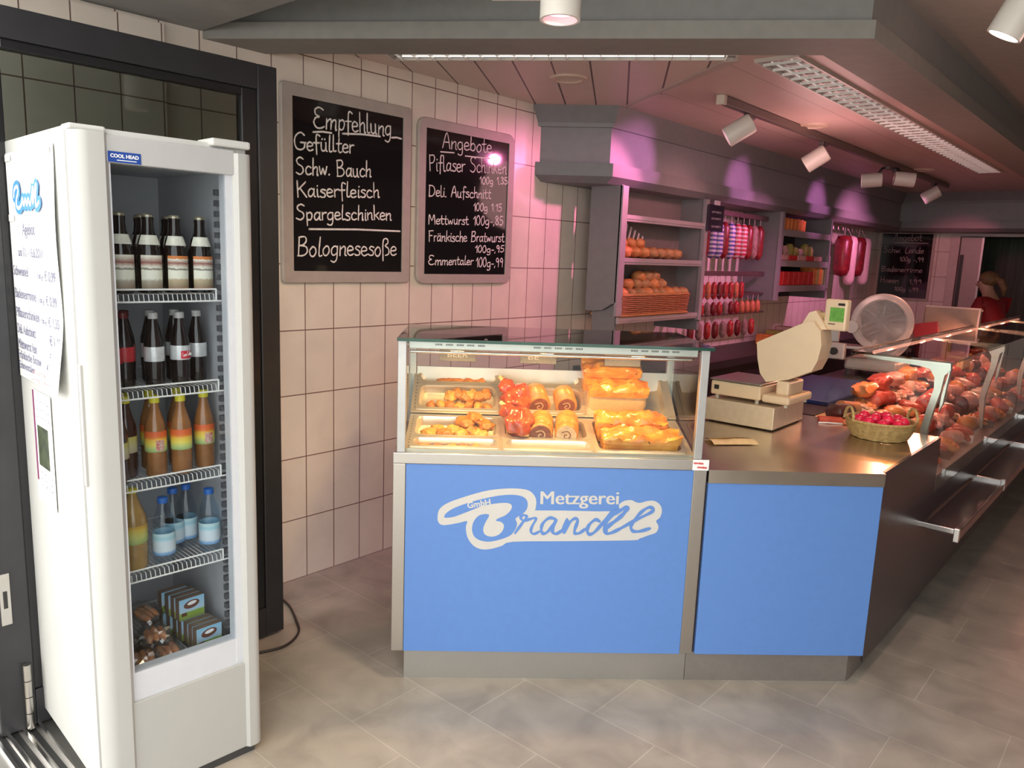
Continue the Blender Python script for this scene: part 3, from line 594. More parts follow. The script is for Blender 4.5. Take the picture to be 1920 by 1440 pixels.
for i, (k, x, y, rz) in enumerate((('dtea', -.378, .10, 0), ('dtea', -.330, .165, .4), ('tea', -.256, .13, .9), ('tea', -.184, .115, 2.2), ('tea', -.100, .14, .2))):
    o = put(k, M_f(x, y, z, rz), f'{"dark tea bottle with beige label" if k == "dtea" else "amber iced tea bottle with yellow-green label"}, {ORD[i]} from left in front, third shelf', 'tea bottles on the third shelf')
    if i in (2, 4):
        mb = MB(); mb.lathe([(.0321, .082), (.0323, .085), (.0323, .112), (.0321, .115)], 6, None, False, R(46), R(-90 - 20 - math.degrees(rz))); mb.build('label_motif', mat('motif_white_red', (.62, .50, .44), .5, 0, .5, 120, c2=(.5, .10, .08)), o)
for i, x in enumerate((-.385, -.315, -.235, -.150)):
    put('dtea' if i in (0, 1) else 'tea', M_f(x, .225, z, i), f'tea bottle standing in the second row of the third fridge shelf, {ORD[i]} from the left', 'tea bottles on the third shelf')
z = SHELF[3]
put('juice', M_f(-.332, .135, z), 'large cloudy juice bottle with yellow-green label, left on the fourth shelf', 'bottles on the fourth shelf')
put('juice', M_f(-.385, .235, z), 'second cloudy juice bottle half hidden behind the large front one', 'bottles on the fourth shelf')
for i, (x, y, rz, nm) in enumerate(((-.245, .125, 0, 'left one in the front row'), (-.185, .20, .6, 'middle one set slightly back'), (-.098, .125, 2.0, 'right one beside the fridge wall'), (-.135, .215, 1.2, 'one behind the right bottle'))):
    put('water', M_f(x, y, z, rz), f'clear water bottle with blue label, {nm}, fourth shelf', 'water bottles on the fourth shelf')
# bottom shelf: boxes and bags
BXF = label_mat('box_print', [(.0, (.16, .13, .06)), (.10, (.22, .30, .08)), (.38, (.26, .42, .06)), (.44, (.45, .62, .75)), (1, (.28, .55, .75))], z0=0, z1=.074)
def carton(M, label):
    t = thing('snack_box', label, 'box', M, 'boxes on the bottom fridge shelf')
    mb = MB(); mb.box((0, 0, 0), (.088, .026, .074), .001); mb.build('carton', mat('carton_brown', (.22, .15, .11), .5, 0, .2), t)
    mb = MB(); mb.box((.001, -.0008, .001), (.087, .0, .073)); f = mb.build('front_print', BXF, t)
    mb = MB(); mb.lathe([(.001, .0008), (1, .0008), (1, 0)], 20, T((.043, -.001, .051)) @ RX(R(90)) @ RZ(.12) @ SCL(.027, .014, 1)); mb.build('oval_emblem', mat('emblem_brown', (.16, .06, .04), .5), f)
    mb = MB(); mb.lathe([(.001, .0008), (1, .0008), (1, 0)], 16, T((.044, -.0016, .055)) @ RX(R(90)) @ RZ(.12) @ SCL(.016, .006, 1)); mb.build('emblem_cloud', PAPER, f)
    mb = MB(); mb.box((.008, -.0016, .014), (.026, -.0006, .026)); mb.build('choc_motif', mat('motif_brown', (.13, .06, .03), .5), f)
    return t
bx = [(-.168, .090, 0, 'front box at the right end of the bottom shelf'), (-.170, .120, 0, 'second box behind the front one at the right end'), (-.173, .150, 0, 'third box in the lower row of boxes'), (-.180, .180, .0, 'lower box of the rear stack at the right'), (-.184, .210, 0, 'lower rear box behind the rear stack'),
      (-.186, .178, .0745, 'upper box of the rear stack at the right, its sky-blue front visible'), (-.190, .208, .0745, 'upper box right behind the visible upper front'), (-.196, .240, .0745, 'upper box farthest back in the row'), (-.205, .275, .0745, 'last box of the upper row leaning left')]
for x, y, dz, nm in bx: carton(M_f(x, y, SHELF[4] + dz, .06), nm)
for i, (x, y) in enumerate(((-.192, .242), (-.202, .277))): carton(M_f(x, y, SHELF[4], .06), f'hidden lower box carrying the upper row, {ORD[i]} from the front')
FOIL = glass('snack_film', (.84, .82, .80), 1.3, .14); SAUS = mat('snack_sausage', (.50, .22, .09), .45, 0, .4, 30)
bags = [(-.395, .125, .0, .3, 1), (-.325, .115, .0, -.2, 2), (-.250, .115, .0, .1, 3), (-.385, .215, .0, .2, 4), (-.310, .200, .0, -.4, 5), (-.240, .20, .0, .4, 6), (-.375, .17, .05, .5, 7), (-.275, .15, .05, -.1, 8), (-.36, .26, .09, .2, 9), (-.27, .235, .09, .6, 10)]
for i, (x, y, dz, rz, sd) in enumerate(bags):
    t = thing('snack_pack', f'film pack of brown snack sausages, {["front left corner", "front centre", "front right beside the boxes", "second row left", "second row centre", "second row right", "lying on the left packs", "lying on the centre packs", "rear top left", "rear top right"][i]} of the bottom shelf', 'snack pack', M_f(x, y, SHELF[4] + dz + .022, rz) @ RX(.35), 'film packs on the bottom shelf')
    mb = MB(); mb.blob((0, 0, 0), (.045, .052, .024), .45, 3.2, sd, None, 3, .4); mb.build('film', FOIL, t)
    mb = MB()
    for k in range(3): mb.blob((-.020 + .020 * k, .004 * (k % 2), 0), (.012, .034, .013), .2, 2, sd + k, None, 2)
    mb.build('contents', SAUS, t, smooth=60)
# notices on the fridge's left side
NM = FF @ MX(((0, 0, -1, FW - .003), (-1, 0, 0, .645), (0, 1, 0, 0), (0, 0, 0, 1)))   # local x runs towards the door, y up
t = thing('paper_notice', 'large white price notice taped to the side of the fridge', 'notice', NM)
def sheet(mb, x0, x1, z0, z1, nx, ny, f):
    g = [[mb.b.verts.new((x0 + (x1 - x0) * i / nx, z0 + (z1 - z0) * j / ny, f(i / nx, j / ny))) for i in range(nx + 1)] for j in range(ny + 1)]
    b = [[mb.b.verts.new((v.co.x, v.co.y, v.co.z - .0006)) for v in r] for r in g]
    for j in range(ny):
        for i in range(nx):
            mb.b.faces.new((g[j][i], g[j][i + 1], g[j + 1][i + 1], g[j + 1][i])); mb.b.faces.new((b[j][i], b[j + 1][i], b[j + 1][i + 1], b[j][i + 1]))
mb = MB(); sheet(mb, .03, .52, 1.25, 1.945, 10, 16, lambda u, v: .001 + (.02 * max(0, .30 - v) / .30 * (u ** 2) if v < .3 else 0) + .003 * (1 + sin(v * 9 + u * 2)) * (u > .8)); mb.build('paper_sheet', PAPER, t, smooth=80)
for a in range(4): mb = MB(); mb.box(((.04, .44)[a % 2], (1.92, 1.74)[a // 2], .0045), ((.10, .50)[a % 2], (1.94, 1.76)[a // 2], .0052)); mb.build('clear_tape', mat('tape', (.80, .80, .78), .3), t)
BR = [(0, .55), (.05, .85), (.18, .95), (.20, .7), (.12, .45), (.10, .15), (.20, .05), (.32, .2), (.38, .45), (.42, .15), (.5, .42), (.55, .15), (.62, .42), (.68, .15), (.76, .45), (.84, .9), (.80, .2), (.92, .8), (.98, .95), (.93, .5), (.92, .1), (1.04, .25)]
mb = MB(); P = [(.12 + x * .25, 1.775 + y * .07) for x, y in BR]; mb.ribbon(smooth_pts(P), .038, T((0, 0, .0055))); lg = mb.build('logo_outline', BLUEINK, t)
mb = MB(); mb.ribbon(smooth_pts(P), .011, T((0, 0, .0062))); mb.build('logo_script', PAPER, lg)
mb = MB(); tt = font_text
NT = lambda x, y: T((x, y, .0065))
for tx, sz, x, y, w in (('Agebot', .05, .19, 1.70, .13), ('am 11. - 16.6.2011', .04, .13, 1.635, .25), ('Schweinel', .045, .06, 1.575, .16), ('100 g', .02, .32, 1.575, .05), ('€ 0,99', .04, .39, 1.572, .10), ('Badenerrinne', .045, .06, 1.505, .23), ('100 g', .02, .32, 1.505, .05), ('€ 0,99', .04, .39, 1.502, .10), ('Piflaserschinken', .045, .06, 1.445, .25), ('100 g', .02, .33, 1.445, .05), ('€ 1,35', .04, .40, 1.442, .10), ('Deli. Aufschnitt', .045, .06, 1.393, .20), ('€ 1,15', .04, .40, 1.388, .10), ('Mettwurst fein', .045, .06, 1.345, .20), ('€ 0,85', .04, .39, 1.335, .10)):
    font_text('price_text', tx, sz, GREYINK, t, NT(x, y), .0, w)
for tx, sz, x, y, w in (('Fränkische Bratw.', .04, .06, 1.312, .25), ('€ 0,95', .03, .36, 1.305, .08), ('Emmentaler', .035, .06, 1.280, .17), ('€ 0,99', .03, .36, 1.272, .08)):
    font_text('price_text', tx, sz, GREYINK, t, T((x, y, .008)), .0, w)
mb = MB()
for a, (x0, x1, y) in enumerate(((.27, .40, 1.292), (.24, .44, 1.268))): handwrite(mb, 'wuenre' if a == 0 else 'unrewmr', x0, y, x1, y, .016, .0022, T((0, 0, .022)))
mb.build('red_lettering', REDINK, t)
t = thing('paper_notice', 'narrow printed notice with a dark photo below the price notice', 'notice', NM)
mb = MB(); sheet(mb, .155, .345, .865, 1.225, 3, 6, lambda u, v: .001); mb.build('paper_sheet', PAPER, t)
mb = MB(); mb.box((.157, .93, .0012), (.172, 1.223, .0018)); mb.build('purple_edge', mat('purple_print', (.18, .02, .10), .6), t)
mb = MB(); mb.box((.19, .985, .0012), (.30, 1.115, .0018)); mb.build('dark_photo', mat('photo_green_dark', (.012, .02, .010), .5, 0, .3, 20, c2=(.06, .08, .03)), t)
mb = MB()
for y in (1.19, 1.165, 1.14, .96, .94, .92): handwrite(mb, 'unwre mue', .19, y, .325, y, .012, .0014, T((0, 0, .0016)))
mb.build('handwritten_lines', GREYINK, t)
# ================================================================== chalkboards
rb = random.Random(3)
def board(name, label, M, w, h, fw, rnd, tilt=0):
    t = thing(name, label, 'chalkboard', M)
    def rr(x0, y0, x1, y1, r, n=6):
        if r <= 0: return [(x0, y0), (x1, y0), (x1, y1), (x0, y1)]
        P = []
        for cx, cy, a in ((x1 - r, y0 + r, -90), (x1 - r, y1 - r, 0), (x0 + r, y1 - r, 90), (x0 + r, y0 + r, 180)):
            P += [(cx + r * cos(R(a + 90 * k / n)), cy + r * sin(R(a + 90 * k / n))) for k in range(n + 1)]
        return P
    mb = MB(); O_, I_ = rr(0, 0, w, h, rnd), rr(fw, fw, w - fw, h - fw, .002); n = len(O_)
    Lp = [[mb.b.verts.new((x, y, z)) for x, y in P] for P, z in ((O_, 0), (O_, .018), ([(x + (.004 if x < w / 2 else -.004), y + (.004 if y < h / 2 else -.004)) for x, y in O_], .024), (I_, .024), (I_, 0))]
    for A, B in zip(Lp, Lp[1:] + Lp[:1]):
        for k in range(n): mb.b.faces.new((A[k], A[(k + 1) % n], B[(k + 1) % n], B[k]))
    mb.build('frame', BFRAME, t)
    mb = MB(); mb.box((fw, fw, .002), (w - fw, h - fw, .018)); s = mb.build('writing_surface', BOARD, t)
    return t
def wallM(y, z): return MX(((0, 0, 1, WX + .002), (1, 0, 0, y), (0, 1, 0, z), (0, 0, 0, 1)))
b1 = board('chalkboard', 'larger chalkboard headed Empfehlung in a grey-brown frame, left of two on tiled wall', wallM(2.045, 1.52), .79, .92, .058, .02)
b2 = board('chalkboard', 'chalkboard headed Angebote with prices, rounded frame corners, right of two on tiled wall', wallM(2.885, 1.513), .79, .90, .055, .055)
L1 = [('Empfehlung', 2.219, 2.257, 2.701, 2.280, .095), ('Gefüllter', 2.110, 2.142, 2.459, 2.165, .078), ('Schw. Bauch', 2.120, 2.030, 2.570, 2.060, .078), ('Kaiserfleisch', 2.123, 1.927, 2.626, 1.960, .074), ('Spargelschinken', 2.118, 1.818, 2.708, 1.852, .072), ('Bolognesesoße', 2.122, 1.650, 2.744, 1.665, .092)]
mb = MB(); CH = T((0, 0, .0186))
for t_, a, z0, b, z1, h in L1: handwrite(mb, t_, a - 2.045, z0 - 1.52, b - 2.045, z1 - 1.52, h, .0078, CH, rnd=rb)
for a, z0, b, z1 in ((2.218, 2.234, 2.323, 2.244), (2.389, 2.250, 2.623, 2.268), (2.700, 2.272, 2.765, 2.275), (2.193, 1.779, 2.764, 1.795)): mb.ribbon([(a - 2.045, z0 - 1.52), ((a + b) / 2 - 2.045, (z0 + z1) / 2 - 1.516), (b - 2.045, z1 - 1.52)], .009, CH)
mb.build('chalk_lettering', CHALK, b1)
L2 = [('Angebote', 3.062, 2.266, 3.473, 2.285, .085), ('Piflaser Schinken', 2.966, 2.135, 3.610, 2.180, .085), ('100g 1.35', 3.371, 2.098, 3.622, 2.118, .042), ('Deli. Aufschnitt', 2.965, 1.996, 3.475, 2.022, .062), ('100g 1.15', 3.324, 1.940, 3.576, 1.952, .046), ('Mettwurst', 2.969, 1.845, 3.290, 1.858, .055), ('100g-,85', 3.325, 1.858, 3.595, 1.872, .055), ('Fränkische Bratwurst', 2.972, 1.749, 3.608, 1.770, .060), ('100g-,95', 3.348, 1.698, 3.612, 1.706, .042), ('Emmentaler', 2.975, 1.620, 3.338, 1.624, .052), ('100g-,99', 3.359, 1.613, 3.607, 1.616, .057)]
mb = MB()
for t_, a, z0, b, z1, h in L2: handwrite(mb, t_, a - 2.885, z0 - 1.513, b - 2.885, z1 - 1.513, h, .0066, CH, rnd=rb)
for a, z0, b, z1 in ((3.051, 2.243, 3.156, 2.250), (3.246, 2.243, 3.461, 2.252)): mb.ribbon([(a - 2.885, z0 - 1.513), (b - 2.885, z1 - 1.513)], .007, CH)
mb.build('chalk_lettering', CHALK, b2)
b3 = board('chalkboard', 'small dim chalkboard headed Angebot on the far back wall beside the doorway', MX(((1, 0, 0, -3.245), (0, 0, -1, YB - .002), (0, 1, 0, 1.285), (0, 0, 0, 1))), .68, .90, .03, .004)
mb = MB()
for t_, x0, x1, y, h in (('Angebot', .17, .52, .78, .09), ('Schw. Lende', .06, .56, .62, .08), ('100g -,99', .27, .57, .51, .06), ('Badenerrinne', .06, .57, .37, .07), ('Haxen', .06, .30, .22, .07), ('1,99', .42, .58, .22, .06), ('100g -,99', .25, .55, .12, .05)): handwrite(mb, t_, x0, y, x1, y, h, .008, CH, rnd=rb)
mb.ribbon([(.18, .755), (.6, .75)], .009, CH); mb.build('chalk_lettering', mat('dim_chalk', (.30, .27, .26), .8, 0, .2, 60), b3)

# ================================================================== hot food counter
CF = T((-2.141, 1.872, 0)) @ RZ(R(43.94))
hc = thing('hot_food_counter', 'blue-fronted heated glass counter with steel trim and the butcher logo', 'food counter', CF)
BD = .56
mb = MB(); mb.box((0.0, .035, 0), (1.144, BD - .03, .133)); mb.build('plinth', mat('plinth_steel', (.46, .45, .43), .38, .9, .04, 30, stretch=(20, 1, 1)), hc)
mb = MB(); mb.box((0, .02, .133), (1.11, BD, .86)); mb.build('carcass', DARK, hc)
mb = MB(); mb.box((0.0, 0, .133), (1.108, .02, .899), .001); fp = mb.build('front_panel', BLUE, hc)
mb = MB(); mb.box((-.049, 0, .133), (-.001, BD, .899), .002); mb.build('side_panel', STEEL, hc)
mb = MB(); mb.box((1.109, .002, .133), (1.160, BD, .899), .002); mb.build('side_panel', STEEL, hc)
mb = MB(); mb.box((-.05, -.005, .90), (1.164, .03, .943), .003); mb.box((-.05, .03, .90), (-.008, BD, .943)); mb.box((1.135, .03, .90), (1.164, BD, .943)); mb.box((-.05, BD - .025, .90), (1.164, BD, .943)); mb.build('steel_rim', STEEL, hc)
mb = MB(); mb.box((1.100, -.0065, .902), (1.163, -.005, .944)); s_ = mb.build('warning_sticker', PAPER, hc)
mb = MB()
for i, x, y in ((0, 1.103, .928), (1, 1.118, .912)): handwrite(mb, 'unwiem', x, y, x + .038, y - .002, .010, .003, MX(((1, 0, 0, 0), (0, 0, -1, -.0068), (0, 1, 0, 0), (0, 0, 0, 1))))
mb.build('red_lettering', REDINK, s_)
# logo
LM = MX(((1, 0, 0, 0), (0, 0, -1, -.0006), (0, 1, 0, 0), (0, 0, 0, 1)))
lc = lambda x, y: (.0006907 * x + .0000324 * y - .0981763, .000015 * x - .0007194 * y + .9641806)
def closed_smooth(pts, k=3):
    n = len(pts); out = []
    for i in range(n):
        p0, p1, p2, p3 = pts[i - 1], pts[i], pts[(i + 1) % n], pts[(i + 2) % n]
        for j in range(k):
            t = j / k; out.append(tuple(.5 * (2 * p1[a] + (p2[a] - p0[a]) * t + (2 * p0[a] - 5 * p1[a] + 4 * p2[a] - p3[a]) * t * t + (3 * p1[a] - p0[a] - 3 * p2[a] + p3[a]) * t ** 3) for a in (0, 1)))
    return out
OUT = [(303, 395), (311, 350), (350, 315), (430, 283), (560, 245), (650, 231), (740, 228), (810, 238), (845, 268), (855, 305), (850, 345), (852, 350), (1000, 351), (1295, 354), (1320, 318), (1350, 297), (1390, 292), (1412, 302), (1440, 308), (1482, 297), (1522, 297), (1555, 320), (1565, 355), (1555, 390), (1533, 410), (1548, 440), (1535, 475), (1490, 492), (1440, 510), (1390, 520), (1000, 524), (720, 527), (660, 550), (600, 567), (550, 570), (510, 556), (480, 525), (463, 485), (460, 440), (467, 410), (420, 420), (350, 432), (318, 428), (305, 410)]
mb = MB(); mb.prism([lc(*p) for p in closed_smooth(OUT)], -.0002, .0004, LM); lg = mb.build('logo_outline', LOGOW, fp)
B1 = [(340, 388), (352, 365), (400, 335), (500, 300), (620, 272), (700, 263), (760, 267), (795, 284), (807, 312), (800, 345), (775, 372), (738, 395), (746, 420), (740, 450), (715, 485), (670, 508), (600, 525), (550, 522), (510, 502), (494, 465), (500, 420), (525, 385), (555, 372), (586, 372), (588, 385), (568, 420), (556, 455), (565, 485), (600, 498), (640, 488), (666, 462), (672, 432), (655, 414), (628, 408), (640, 395), (680, 378), (710, 350), (718, 325), (700, 310), (650, 309), (560, 324), (480, 354), (400, 384), (360, 391)]
mb = MB(); mb.prism([lc(*p) for p in closed_smooth(B1)], .0004, .0009, LM)
TH = [([(735, 478), (765, 435), (795, 395), (800, 382), (782, 376), (766, 390), (785, 408), (820, 398), (848, 392), (850, 405), (830, 440), (824, 470), (842, 482), (872, 468)], 11),
      ([(962, 398), (928, 392), (893, 420), (882, 455), (892, 480), (918, 470), (950, 430), (966, 400), (952, 440), (946, 470), (966, 482), (1000, 462)], 13),
      ([(1000, 462), (1032, 398), (1018, 455), (1008, 480), (1040, 420), (1070, 396), (1088, 405), (1072, 455), (1072, 478), (1097, 478), (1130, 455)], 13),
      ([(1212, 412), (1188, 402), (1153, 430), (1142, 465), (1156, 485), (1186, 470), (1230, 420), (1290, 345), (1240, 440), (1250, 478), (1280, 476), (1330, 452)], 14),
      ([(1225, 430), (1290, 372), (1350, 338), (1370, 336), (1330, 385), (1260, 440), (1245, 470)], 17),
      ([(1330, 452), (1420, 402), (1500, 362), (1516, 342), (1492, 332), (1452, 355), (1412, 400), (1390, 440), (1402, 466), (1440, 468), (1497, 452)], 14)]
for P, w in TH:
    sp_ = smooth_pts([lc(*p) for p in P]); n_ = len(sp_)
    mb.ribbon(sp_, [w * .00074 * (1.0 + .45 * sin(i * 7.0 / n_ * pi) ** 2) for i in range(n_)], LM @ T((0, 0, .0008 + .00006 * w)))
mb.build('logo_script', BLUE, lg)
a_ = lc(877, 315); font_text('logo_lettering', 'Metzgerei', .075, LOGOW, fp, LM @ T((a_[0], a_[1], .0002)) @ RZ(R(1.2)), .0, .302, copies=(.0012, .0024, .0036))
a_ = lc(472, 338); font_text('logo_lettering', 'GmbH', .034, LOGOW, lg, LM @ T((a_[0], a_[1], .0012)) @ RZ(R(10)), .001, .090)
# glass superstructure
mb = MB()
for x in (-.036, 1.104):
    for y in (0, .502): mb = MB(); mb.box((x, y, .943), (x + .032, y + .028, 1.368), .002); mb.build('corner_post', ALU, hc)
mb = MB(); mb.box((-.004, .012, .945), (1.104, .018, 1.366)); mb.build('front_pane', GLX, hc)
for x in (-.024, 1.116):
    mb = MB(); mb.box((x, .03, .945), (x + .006, .50, 1.366)); mb.build('side_pane', GL, hc)
mb = MB(); mb.box((-.036, -.028, 1.369), (1.142, .525, 1.381)); tg = mb.build('top_pane', GLT, hc)
mb = MB(); mb.box((-.037, -.0295, 1.3692), (1.143, -.0275, 1.3808)); mb.box((-.0375, -.028, 1.3692), (-.0355, .525, 1.3808)); mb.box((1.1415, -.028, 1.3692), (1.1435, .525, 1.3808)); mb.build('green_edge', GEDGE, tg)
mb = MB(); mb.box((0.0, .035, 1.335), (1.10, .10, 1.366), .003); mb.box((0, .10, 1.345), (1.10, .30, 1.366)); cn = mb.build('lamp_canopy', STEELD, hc)
mb = MB()
for x0 in (.10, .47, .84):
    for k in range(5):
        for j in range(5): mb.box((x0 + k * .04 + j * .0055, .0335, 1.350), (x0 + k * .04 + j * .0055 + .003, .0352, 1.357))
mb.build('vent_slots', BLACKP, cn)
mb = MB(); mb.tube([(.0, .09, 1.318), (1.10, .09, 1.318)], .006, 10); mb.tube([(.0, .47, 1.300), (1.10, .47, 1.300)], .006, 10); mb.build('cross_bar', CHROME, hc, smooth=50)
mb = MB(); mb.box((0, .50, .96), (1.104, .512, 1.20)); mb.build('back_plate', STEELD, hc)
for i, x in enumerate((.10, .44, .80)):
    mb = MB(); mb.box((x, .372, 1.244), (x + .155, .384, 1.302), .002); mb.box((x, .384, 1.29), (x + .155, .45, 1.302)); mb.tube([(x + .03, .42, 1.30), (x + .03, .42, 1.345)], .005, 8); mb.tube([(x + .12, .42, 1.30), (x + .12, .42, 1.345)], .005, 8); lu = mb.build('heat_lamp_unit', mat('unit_plate', (.20, .195, .185), .5, .3, .1, 120), hc)
    mb = MB(); mb.tube([(x + .01, .425, 1.275), (x + .145, .425, 1.275)], .006, 8); mb.build('heat_tube', mat('heat_tube_glow', (.9, .6, .3), .3, emit=(1, .62, .25), es=3), lu)
    if i < 2: font_text('unit_lettering', 'BEER' if i == 0 else 'BE', .030, mat('unit_pale_letter', (.62, .61, .58), .5), lu, MX(((1, 0, 0, x + .035), (0, 0, -1, .3715), (0, 1, 0, 1.262), (0, 0, 0, 1))), .0, .085 if i == 0 else .045)
for i, x in enumerate((.18, .53, .89)):
    l_ = lamp('heat_lamp_glow', 'SPOT', (0, 0, 0), 11.5, (1.0, .52, .16), None, .03, 172, .5); l_.matrix_world = CF @ T((x, .13, 1.332)) ; l_.parent = None
# the two stepped wells
TL = CF @ T((0, .03, .957)) @ RX(math.atan(.24)); TU = CF @ T((0, .322, 1.042)) @ RX(math.atan(.70))
TLl = CF.inverted() @ TL; TUl = CF.inverted() @ TU
for nm, Ml, D in (('lower', TLl, .288), ('upper', TUl, .255)):
    mb = MB(); X = (0.0, .352, .372, .716, .738, 1.075)
    mb.box((-.012, -.006, -.012), (1.11, .006, -.001), 0, Ml); mb.box((-.012, D - .006, -.012), (1.11, D + .008, -.001), 0, Ml)
    for a, b in ((-.012, .018), (.348, .376), (.712, .742), (1.070, 1.11)): mb.box((a, 0, -.012), (b, D, -.001), 0, Ml)
    mb.box((-.012, -.008, -.03), (1.11, -.004, -.001), 0, Ml)
    w_ = mb.build('well_frame', STEELP, hc)
    mb = MB()
    for c in (.006, .355, .369, .720, .734, 1.082):
        for k in range(12): mb.box((c - .004, .015 + k * D / 12.4, -.0012), (c + .004, .019 + k * D / 12.4, -.0004), 0, Ml)
    mb.build('slot_row', BLACKP, w_)
def pan(label, M, x0, y0, x1, y1, h):
    t = thing('steel_pan', label, 'pan', M @ T((x0, y0, 0)), 'steel pans in the heated counter')
    w, l = x1 - x0, y1 - y0
    def rr(i, r, n=5):
        P = []
        for cx, cy, a in ((w - i - r, i + r, -90), (w - i - r, l - i - r, 0), (i + r, l - i - r, 90), (i + r, i + r, 180)): P += [(cx + r * cos(R(a + 90 * k / n)), cy + r * sin(R(a + 90 * k / n))) for k in range(n + 1)]
        return P
    L = [(0, .006, -.001), (0, .006, .002), (.013, .03, .002), (.016, .028, -.003), (.021, .026, -h), (.034, .02, -h - .004)]
    mb = MB(); rings = [[mb.b.verts.new((x, y, z)) for x, y in rr(i, min(r, l / 2 - i - .002))] for i, r, z in L]
    for a, b in zip(rings, rings[1:]):
        n = len(a)
        for k in range(n): mb.b.faces.new((a[k], a[(k + 1) % n], b[(k + 1) % n], b[k]))
    mb.b.faces.new(rings[-1]); mb.build('basin', STEELP, t, smooth=50); return t
for nm, M, ys in (('lower', TL, ((.004, .092), (.094, .284))), ('upper', TU, ((.004, .158), (.160, .248)))):
    for ci, (a, b) in enumerate(((.006, .358), (.366, .722))):
        for k, (y0, y1) in enumerate(ys):
            pan(f'{"left" if ci == 0 else "middle"}-column steel pan at the {"front" if k == 0 else "back"} of the {nm} row', M, a, y0, b, y1, .036)
    pan(f'large steel pan under the meat loaves, right end of the {nm} row', M, .730, .004, 1.085, .284 if nm == 'lower' else .248, .036)
# food
FRY = mat('fried_crust', (.34, .11, .02), .45, 0, .35, 35, .4, 90, c2=(.52, .22, .045)); CHIP = mat('fried_pale', (.50, .22, .045), .45, 0, .25, 40, .3, 90, c2=(.64, .34, .08))
SMOKE = mat('glazed_red_meat', (.30, .03, .014), .25, 0, .3, 22, .5, 60, c2=(.48, .10, .03), coat=.3); ROASTM = mat('roast_rind', (.46, .15, .03), .35, 0, .3, 25, .4, 70, c2=(.62, .26, .06), coat=.2)
CUTM = mat('cut_meat_pale', (.62, .40, .22), .5, 0, .15, 40); CUTD = mat('cut_meat_dark', (.22, .06, .03), .45, 0, .3, 40)
LOAFT = mat('loaf_crust', (.50, .13, .02), .32, 0, .3, 14, .5, 60, c2=(.70, .34, .06), coat=.35); LOAFS = mat('loaf_cut_side', (.55, .36, .17), .55, 0, .06, 60)
rf = random.Random(5)
def morsel(name, label, cat, group, M, rad, m, seed, amp=.5):
    mb = MB(); mb.blob((0, 0, 0), rad, amp, 2.2, seed, None, 2 if max(rad) < .03 else 3); return tag(mb.build(name, m, None, M, smooth=70), label, cat, group)
def pile(name, what, cat, group, where, base, spots, m):
    for i, (x, y, z, rx, ry, rz, ang) in enumerate(spots):
        morsel(name, f'{what}, {ORD[i]} from the left {where}', cat, group, base @ T((x, y, z)) @ RZ(ang) , (rx, ry, rz), m if not isinstance(m, (list, tuple)) else m[i % len(m)], i + len(where))
H = -.036
pile('fried_piece', 'fried sausage piece', 'fried meat', 'fried pieces in the left upper pan', 'along the front of the left upper front pan', TU, [(.07 + .02 * k, .035 + .006 * (k % 3), H + .022, .020, .026, .020, .3 * k) for k in (0, 2, 4, 6, 8, 10, 12)], [FRY, CHIP])
pile('fried_piece', 'fried meat piece', 'fried meat', 'fried pieces in the left upper pan', 'at the back of that upper pan', TU, [(.15 + .03 * k, .085 + .012 * (k % 2), H + .034, .024, .030, .022, .5 * k) for k in range(6)], [CHIP, FRY, FRY])
pile('fried_piece', 'flat fried strip', 'fried meat', 'fried strips in the left upper back pan', 'in the left upper back pan', TU, [(.12 + .05 * k, .195, H + .016, .034, .018, .012, .2 * k) for k in range(4)], FRY)
pile('fried_piece', 'fried chicken piece', 'fried meat', 'fried chicken in the left lower back pan', 'in the left lower back pan', TL, [(.07 + .034 * k, .135 + .03 * (k % 2), H + .026, .028, .034, .022, .7 * k) for k in range(7)], [CHIP, CHIP, FRY])
pile('fried_piece', 'large browned cutlet piece', 'fried meat', 'fried chicken in the left lower back pan', 'in the left lower back pan', TL, [(.215, .20, H + .045, .03, .045, .022, .9), (.255, .23, H + .055, .026, .045, .02, .5), (.30, .19, H + .04, .034, .04, .024, .2)], FRY)
pile('fried_piece', 'pale fried strip', 'fried meat', 'fried strips in the left lower front pan', 'in the left lower front pan', TL, [(.06 + .05 * k, .045, H + .012, .030, .02, .012, .3 * k) for k in range(5)], [CHIP, FRY])
def knuckle(label, M, sd):
    t = thing('smoked_knuckle', label, 'roast meat', M, 'glazed knuckles')
    mb = MB(); mb.blob((0, 0, 0), (.062, .075, .055), .35, 1.8, sd, None, 4); mb.blob((-.045, .05, .02), (.035, .04, .032), .3, 2, sd + 2, None, 3); mb.build('glazed_meat', SMOKE, t, smooth=70)
    mb = MB(); mb.tube([(-.05, .06, .03), (-.075, .085, .045)], [.012, .009], 8); mb.build('bone_end', CUTM, t, smooth=60)
knuckle('dark red glazed knuckle in the upper middle pan', TU @ T((.432, .060, .022)), 4); knuckle('bright red glazed knuckle in the lower middle pan', TL @ T((.435, .175, .035)), 9)
